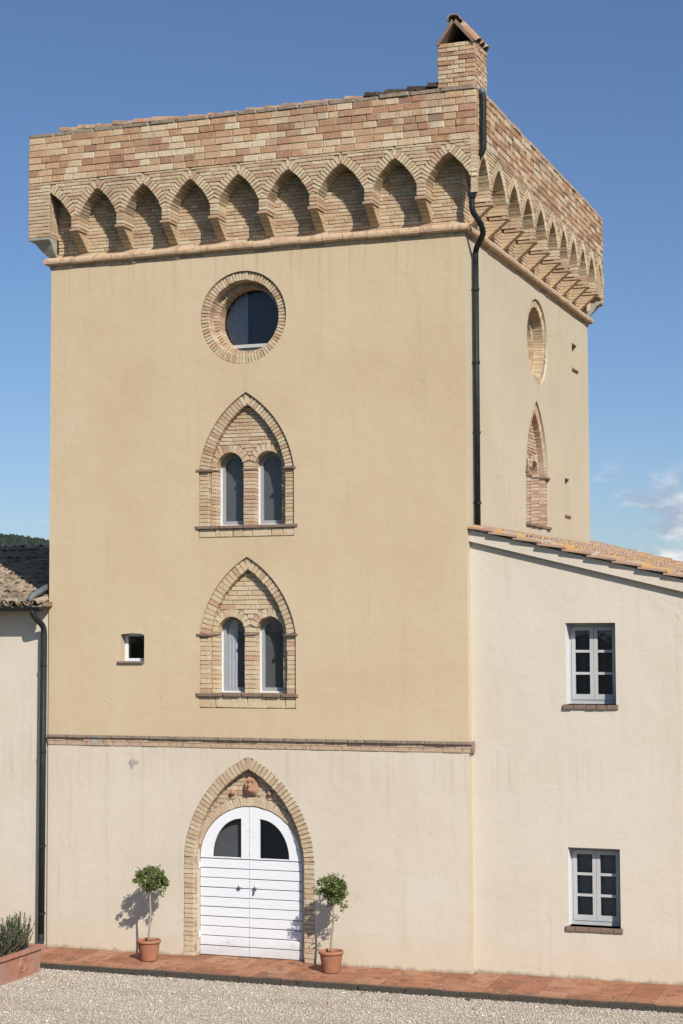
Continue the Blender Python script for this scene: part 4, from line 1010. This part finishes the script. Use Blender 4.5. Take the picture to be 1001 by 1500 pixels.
# ------------------------------------------------------------------ ground, paving, gravel
GZ = -.115
m = MB(); m.add([(-3000, -3000, GZ-.03), (3000, -3000, GZ-.03), (3000, 3000, GZ-.03), (-3000, 3000, GZ-.03)], [(0, 1, 2, 3)])
tag(m.build('ground', MT['dim_ground']), kind='structure')
m = MB(); m.add([(-9, -5.3, GZ), (17, -5.3, GZ), (17, .2, GZ), (-9, .2, GZ)], [(0, 1, 2, 3)])  # yard ends just out of view, so less light bounces up
tag(m.build('gravel_yard', MT['gravel']), kind='structure')
def pz(y): return .0+.028*y
PE = -1.06
m = MB(); m.hexa([(-4.5, PE+.05, GZ), (13.5, PE+.05, GZ), (13.5, .3, GZ), (-4.5, .3, GZ), (-4.5, PE+.05, pz(PE)-.012), (13.5, PE+.05, pz(PE)-.012), (13.5, .3, -.012), (-4.5, .3, -.012)])
pav = tag(m.build('pavement', MT['kerb']), kind='structure')
x = -1.6
while x < 12.6:
    w = random.uniform(.33, .40); ys = [.15 if x > W-.05 else (.15 if DOOR.c-1 < x < DOOR.c+.7 else .03), -.36+random.uniform(-.015, .015), -.70+random.uniform(-.015, .015), PE+.055]
    for a, b in zip(ys[:-1], ys[1:]):
        q = MB(); t = random.uniform(-.003, .003); e = .004; g1 = .007
        x0, x1, y0, y1 = x+e, x+w-e, b+e, a-e
        q.add([(x0, y0, pz(y0)-.05), (x1, y0, pz(y0)-.05), (x1, y1, pz(y1)-.05), (x0, y1, pz(y1)-.05), (x0, y0, pz(y0)-g1), (x1, y0, pz(y0)-g1), (x1, y1, pz(y1)-g1), (x0, y1, pz(y1)-g1),
               (x0+g1, y0+g1, pz(y0)+t), (x1-g1, y0+g1, pz(y0)+t+random.uniform(-.002, .002)), (x1-g1, y1-g1, pz(y1)+t), (x0+g1, y1-g1, pz(y1)+t)],
              [(8, 9, 10, 11)]+[(b_+k, b_+(k+1) % 4, b_+4+(k+1) % 4, b_+4+k) for b_ in (0, 4) for k in range(4)])
        q.build('paving_slab', MT['paving'], pav, origin=((x0+x1)/2, (y0+y1)/2, 0))
    x += w
x = -1.6
while x < 12.6:
    w = random.uniform(.22, .5)
    brick_ob('kerb_stone', MT['kerb'], pav, FR, x+.003, x+w-.003, GZ-.05, pz(PE)+random.uniform(-.008, .003), -PE+random.uniform(-.012, .008), .06); x += w

def gravel():
    n = 120000; x = RNG.uniform(-.6, 10.9, n); y = RNG.uniform(-5.2, -1.03, n)
    keep = (y > -5.2+.22*(x)) & ~((x > .13) & (x < .64) & (y > -2.32) & (y < -1.2)); x, y = x[keep], y[keep]; n = len(x)
    s = RNG.gamma(5, .0013, n)+.0035; s = np.where(RNG.random(n) < .02, s*1.9, s)
    b = np.array([(1, 0, 0), (0, 1, 0), (-1, 0, 0), (0, -1, 0), (0, 0, .75), (0, 0, -.75)], float)
    v = b[None]*(1+RNG.uniform(-.35, .35, (n, 6, 1)))+RNG.uniform(-.18, .18, (n, 6, 3))
    a = RNG.uniform(0, 6.28, n); tl = RNG.uniform(-.6, .6, n)
    ca, sa = np.cos(a)[:, None], np.sin(a)[:, None]; ct, st = np.cos(tl)[:, None], np.sin(tl)[:, None]
    X, Y, Z = v[..., 0], v[..., 1]*.8, v[..., 2]*.8
    Y, Z = Y*ct-Z*st, Y*st+Z*ct; X, Y = X*ca-Y*sa, X*sa+Y*ca
    s_ = s[:, None]
    V = np.stack([X*s_+x[:, None], Y*s_+y[:, None], Z*s_+GZ+s_*.25+RNG.uniform(0, .006, n)[:, None]], -1).reshape(-1, 3)
    f = np.array([(0, 1, 4), (1, 2, 4), (2, 3, 4), (3, 0, 4), (1, 0, 5), (2, 1, 5), (3, 2, 5), (0, 3, 5)])
    Fs = (f[None]+6*np.arange(n)[:, None, None]).reshape(-1, 3)
    me = bpy.data.meshes.new('gravel'); me.vertices.add(len(V)); me.vertices.foreach_set('co', V.ravel())
    me.loops.add(Fs.size); me.loops.foreach_set('vertex_index', Fs.ravel().astype(np.int32)); me.polygons.add(len(Fs))
    me.polygons.foreach_set('loop_start', np.arange(0, Fs.size, 3, dtype=np.int32)); me.update(calc_edges=True); me.materials.append(MT['pebble'])
    ob = bpy.data.objects.new('gravel', me); COL.objects.link(ob); tag(ob, 'pale grey and beige loose gravel in front of the paving', 'gravel', kind='stuff')
gravel()
st = MB()
for k in range(150):
    x, y = random.uniform(-.5, 10.5), -1.0+abs(random.gauss(0, .22)); r = random.uniform(.005, .012); z = pz(y)+.004
    if y > -.05: continue
    P = [(x+r*a*random.uniform(.7, 1.2), y+r*b*random.uniform(.7, 1.2), z+r*c*random.uniform(.6, 1)) for a, b, c in ((1, 0, 0), (0, 1, 0), (-1, 0, 0), (0, -1, 0), (0, 0, .9), (0, 0, -.4))]
    st.add(P, [(0, 1, 4), (1, 2, 4), (2, 3, 4), (3, 0, 4), (1, 0, 5), (2, 1, 5), (3, 2, 5), (0, 3, 5)])
tag(st.build('stray_gravel', MT['pebble'], None, fix=False), 'loose gravel stones scattered on the terracotta paving', 'gravel', kind='stuff')

# ------------------------------------------------------------------ potted trees
def leaves(mb, centres, size, aspect=.5, up=.0):
    for c in centres:
        c = Vector(c); n = Vector((random.gauss(0, 1), random.gauss(0, 1)-.35, random.gauss(0, 1)+.5+up)).normalized()
        t = n.cross(Vector((random.gauss(0, 1), random.gauss(0, 1), random.gauss(0, 1)))).normalized(); b = n.cross(t)
        s = size*random.uniform(.65, 1.3); w = s*aspect
        mb.add([c-t*s*.5, c-t*s*.05+b*w*.5+n*s*.05, c+t*s*.5, c-t*s*.05-b*w*.5+n*s*.05], [(0, 1, 2, 3)])
def potted_tree(x, y, lean, crown_c, radii, seed, low, tlabel, plabel):
    random.seed(seed); z0 = pz(y)+.004
    pot = empty('flower_pot', (x, y, z0), plabel, 'pot', 'terracotta pots by the door')
    q = MB(); q.lathe([(0, .0), (.118, 0), (.124, .01), (.158, .245), (.159, .25), (.172, .252), (.178, .262), (.178, .282), (.172, .293), (.155, .295), (.150, .285), (.146, .24)], (x, y, z0), 32); q.build('body', MT['terra'], pot, True)
    q = MB(); N = 20; P = [(x, y, z0+.262)]
    for r in (.05, .1, .148):
        for k in range(N): P.append((x+r*math.cos(2*math.pi*k/N), y+r*math.sin(2*math.pi*k/N), z0+.255+random.uniform(-.012, .012)))
    F = [(0, 1+k, 1+(k+1) % N) for k in range(N)]+[(1+b*N+k, 1+(b+1)*N+k, 1+(b+1)*N+(k+1) % N, 1+b*N+(k+1) % N) for b in (0, 1) for k in range(N)]
    q.add(P, F); q.build('soil', MT['soil'], pot)
    tree = empty('potted_tree', (x, y, z0+.25), tlabel, 'tree', 'clipped standard trees by the door')
    cx, cy, cz = crown_c; q = MB(); pts = []
    for k in range(9):
        t = k/8; pts.append((x+(cx-x)*t+.012*math.sin(t*7+seed), y+(cy-y)*t+.008*math.cos(t*5), z0+.24+(cz+.02-z0-.24)*t))
    q.tube(pts, [.017-.006*k/8 for k in range(9)], 8)
    for k in range(16):
        a = random.uniform(0, 6.28); e = random.uniform(-.5, 1.2); r = random.uniform(.5, .95)
        tip = (cx+radii[0]*r*math.cos(a)*math.cos(e), cy+radii[1]*r*math.sin(a)*math.cos(e), cz+radii[2]*r*math.sin(e)); st = (cx, cy, cz-radii[2]*random.uniform(.2, .9))
        q.tube([st, ((st[0]+tip[0])/2, (st[1]+tip[1])/2, (st[2]+tip[2])/2+.02), tip], [.006, .004, .002], 5)
    q.build('trunk', MT['bark'], tree, True)
    cr = MB(); C = []
    blobs = []
    for k in range(40):
        while True:
            p = Vector((random.uniform(-1, 1), random.uniform(-1, 1), random.uniform(-1, 1)))
            if .25 < p.length < 1: break
        p = p*(.55+.45*p.length); blobs.append((p, random.uniform(.16, .34)))
    for p, r in blobs:
        for k in range(int(1050*r*r)+18):
            d = Vector((random.gauss(0, 1), random.gauss(0, 1), random.gauss(0, 1))).normalized()*r*random.uniform(.4, 1.05)
            w = p+d
            C.append((cx+w.x*radii[0], cy+w.y*radii[1], cz+w.z*radii[2]))
    for k in range(9):          # stray shoots
        a = random.uniform(0, 6.28); e = random.uniform(-.3, 1.3); d = Vector((math.cos(a)*math.cos(e), math.sin(a)*math.cos(e), math.sin(e)))
        for j in range(6): r = 1.0+.055*j; C.append((cx+d.x*radii[0]*r+random.gauss(0, .006), cy+d.y*radii[1]*r+random.gauss(0, .006), cz+d.z*radii[2]*r+random.gauss(0, .006)))
    for (a, b, c_, nn) in low:
        for k in range(nn): C.append((cx+a+random.gauss(0, .028), cy+b+random.gauss(0, .025), cz+c_+random.gauss(0, .03)))
    leaves(cr, C, .034, .52); cr.build('crown', MT['leaf'], tree, fix=False)
PYT = -.46
potted_tree(1.925, PYT, 0, (1.965, PYT-.01, 1.115), (.235, .22, .20), 11, [(.15, 0, -.16, 30), (.19, .0, -.10, 30)], 'small clipped ball-headed tree in the pot left of the white door', 'terracotta pot left of the white door, holding a ball-headed tree')
potted_tree(4.72, PYT+.02, 0, (4.775, PYT, 1.125), (.245, .22, .185), 23, [(.12, 0, -.24, 40), (.17, 0, -.2, 30), (-.05, .02, -.2, 40), (.03, 0, -.38, 22), (-.06, 0, -.40, 14)], 'small leafy standard tree in the pot right of the white door', 'terracotta pot right of the white door, holding a looser leafy tree')

# ------------------------------------------------------------------ planter with rosemary
random.seed(5)
PX0, PX1, PY0, PY1, PZB, PZT = .16, .605, -2.30, -1.215, GZ-.005, .265
pl = empty('planter_box', ((PX0+PX1)/2, (PY0+PY1)/2, PZB), 'long rectangular terracotta planter with a moulded rosette, on the gravel at the left', 'planter')
q = MB(); t = .03
q.hexa([(PX0+.02, PY0+.02, PZB), (PX1-.02, PY0+.02, PZB), (PX1-.02, PY1-.02, PZB), (PX0+.02, PY1-.02, PZB), (PX0, PY0, PZT-.05), (PX1, PY0, PZT-.05), (PX1, PY1, PZT-.05), (PX0, PY1, PZT-.05)])
q.build('body', MT['planter'], pl)
q = MB(); e = .028; xs_ = (PX0-e, PX0+t, PX1-t, PX1+e); ys_ = (PY0-e, PY0+t, PY1-t, PY1+e)
for bx in ((xs_[0], xs_[1], ys_[0], ys_[3]), (xs_[2], xs_[3], ys_[0], ys_[3]), (xs_[1], xs_[2], ys_[0], ys_[1]), (xs_[1], xs_[2], ys_[2], ys_[3])): q.box(*bx, PZT-.052, PZT)
q.build('rim', MT['planter'], pl)
q = MB(); n = 12; P = [(PX0+t+(PX1-PX0-2*t)*i/6, PY0+t+(PY1-PY0-2*t)*j/n, PZT-.03+random.uniform(-.012, .018)) for j in range(n+1) for i in range(7)]
q.add(P, [(j*7+i, j*7+i+1, j*7+i+8, j*7+i+7) for j in range(n) for i in range(6)]); q.build('soil', MT['soil'], pl)
q = MB(); cy_, cz_ = (PY0+PY1)/2+.03, .065; n = 28
for r0, rt in ((.088, .014), (.045, .012)):
    base = len(q.v)
    for k in range(n):
        a = 2*math.pi*k/n
        for j in range(8):
            b = 2*math.pi*j/8; rr = r0+rt*math.cos(b); z = cz_+rr*math.sin(a)
            q.v.append((PX1-.008+(z-.0)*.05-.006+rt*.9*math.sin(b), cy_+rr*math.cos(a), z))
    for k in range(n):
        for j in range(8): q.f.append((base+k*8+j, base+((k+1) % n)*8+j, base+((k+1) % n)*8+(j+1) % 8, base+k*8+(j+1) % 8))
for k in range(6):
    a = 2*math.pi*k/6; q.tube([(PX1-.012, cy_, cz_), (PX1+.0, cy_+.02*math.cos(a), cz_+.02*math.sin(a)), (PX1-.008, cy_+.036*math.cos(a), cz_+.036*math.sin(a))], [.006, .009, .004], 6)
q.build('rosette', MT['planter'], pl, True)
def rosemary(x, y, n, h, label):
    r = empty('rosemary_bush', (x, y, PZT-.03), label, 'bush', 'rosemary in the planter'); st = MB(); lf = MB()
    for k in range(n):
        a = random.uniform(0, 6.28); sp = random.uniform(.02, .42)*random.uniform(.5, 1); hh = h*random.uniform(.35, 1.05)*(1-.7*sp)
        p0 = Vector((x+random.uniform(-.08, .08), y+random.uniform(-.13, .13), PZT-.04)); p2 = p0+Vector((math.cos(a)*sp*.8, math.sin(a)*sp, hh)); p1 = (p0+p2)/2+Vector((math.cos(a)*sp*.25, math.sin(a)*sp*.25, 0))
        pts = [(1-t)**2*p0+2*t*(1-t)*p1+t*t*p2 for t in [i/6 for i in range(7)]]; st.tube(pts, [.004-.0004*i for i in range(7)], 5)
        m_ = int(hh/.0075)
        for j in range(m_):
            t = .12+.88*j/m_; p = (1-t)**2*p0+2*t*(1-t)*p1+t*t*p2
            for s_ in range(2):
                b = random.uniform(0, 6.28); d = Vector((math.cos(b), math.sin(b), random.uniform(.3, 1.1))).normalized(); L = random.uniform(.022, .042)*(1.15-.4*t); wv = d.cross(Vector((0, 0, 1))).normalized()*.0055
                lf.add([p-wv, p+wv, p+d*L+wv*.5, p+d*L-wv*.5], [(0, 1, 2, 3)])
    st.build('stem', MT['bark'], r); lf.build('foliage', MT['rosemary'], r, fix=False)
rosemary(.36, -2.0, 110, .50, 'denser rosemary bush at the near end of the planter, cut by the picture edge')
rosemary(.40, -1.62, 110, .54, 'upright rosemary bush in the middle of the planter beside the bare far end')
mrk = MB(); mrk.tube([(.47, -1.47, .25), (.47, -1.47, .275), (.47, -1.47, .285)], [.014, .016, .004], 8); tag(mrk.build('pebble', MT['white'], None, True, origin=(.47, -1.47, .25)), 'small white pebble on the soil at the far end of the planter', 'stone')

# ------------------------------------------------------------------ wooded hill far to the left
random.seed(9)
def hill():
    m = MB(); nx, ny = 60, 24; X0, X1, Y0, Y1 = -2600, 300, 800, 2600
    def hz_(x, y): return GZ-3+math.exp(-((x+905)/215)**2-((y-1500)/300)**2)*90+math.exp(-((x+1500)/400)**2-((y-1700)/400)**2)*120
    P = [(X0+(X1-X0)*i/nx, Y0+(Y1-Y0)*j/ny, hz_(X0+(X1-X0)*i/nx, Y0+(Y1-Y0)*j/ny)) for j in range(ny+1) for i in range(nx+1)]
    m.add(P, [(j*(nx+1)+i, j*(nx+1)+i+1, (j+1)*(nx+1)+i+1, (j+1)*(nx+1)+i) for j in range(ny) for i in range(nx)])
    tag(m.build('hill', MT['hillbase'], None, True), kind='structure')
    w = MB(); ico = bmesh.new(); bmesh.ops.create_icosphere(ico, subdivisions=1, radius=1); iv = [v.co.copy() for v in ico.verts]; fi = [tuple(v.index for v in f.verts) for f in ico.faces]; ico.free()
    for k in range(11000):
        x, y = random.uniform(-1050, -720), random.uniform(1150, 1540); z = hz_(x, y)
        if z < 30: continue
        s = random.uniform(2.0, 4.2); w.add([(x+v.x*s*random.uniform(.7, 1.2), y+v.y*s*random.uniform(.7, 1.2), z+s*.5+v.z*s*random.uniform(.7, 1.25)) for v in iv], fi)
    tag(w.build('wood', MT['hill'], None, False, fix=False), 'dark green wood covering the far hill behind the left roof', 'wood', kind='stuff')
hill()

# ------------------------------------------------------------------ weeds at the kerb
random.seed(31)
def weed(x, y, n, h, label):
    w = MB()
    for k in range(n):
        a = random.uniform(0, 6.28); l = h*random.uniform(.5, 1.1); d = Vector((math.cos(a)*.7, math.sin(a)*.7, random.uniform(.4, 1))).normalized(); p = Vector((x, y, GZ)); t = d.cross(Vector((0, 0, 1))).normalized()*l*.11
        w.add([p-t*.4, p+t*.4, p+d*l*.6+t, p+d*l-Vector((0, 0, l*.12)), p+d*l*.6-t], [(0, 1, 2, 3, 4)])
    w.v = [(a-x, b-y, c-GZ) for a, b, c in w.v]
    o = w.build('weed', MT['leaf'], None, fix=False); o.location = (x, y, GZ); tag(o, label, 'weed', 'weeds along the kerb')
weed(6.90, -1.16, 26, .07, 'small dark green weed at the kerb below the right corner of the tower')
weed(2.75, -1.30, 12, .04, 'tiny weed in the gravel in front of the kerb left of the white door')
weed(5.45, -1.17, 14, .045, 'tiny weed at the kerb between the right flower pot and the tower corner')
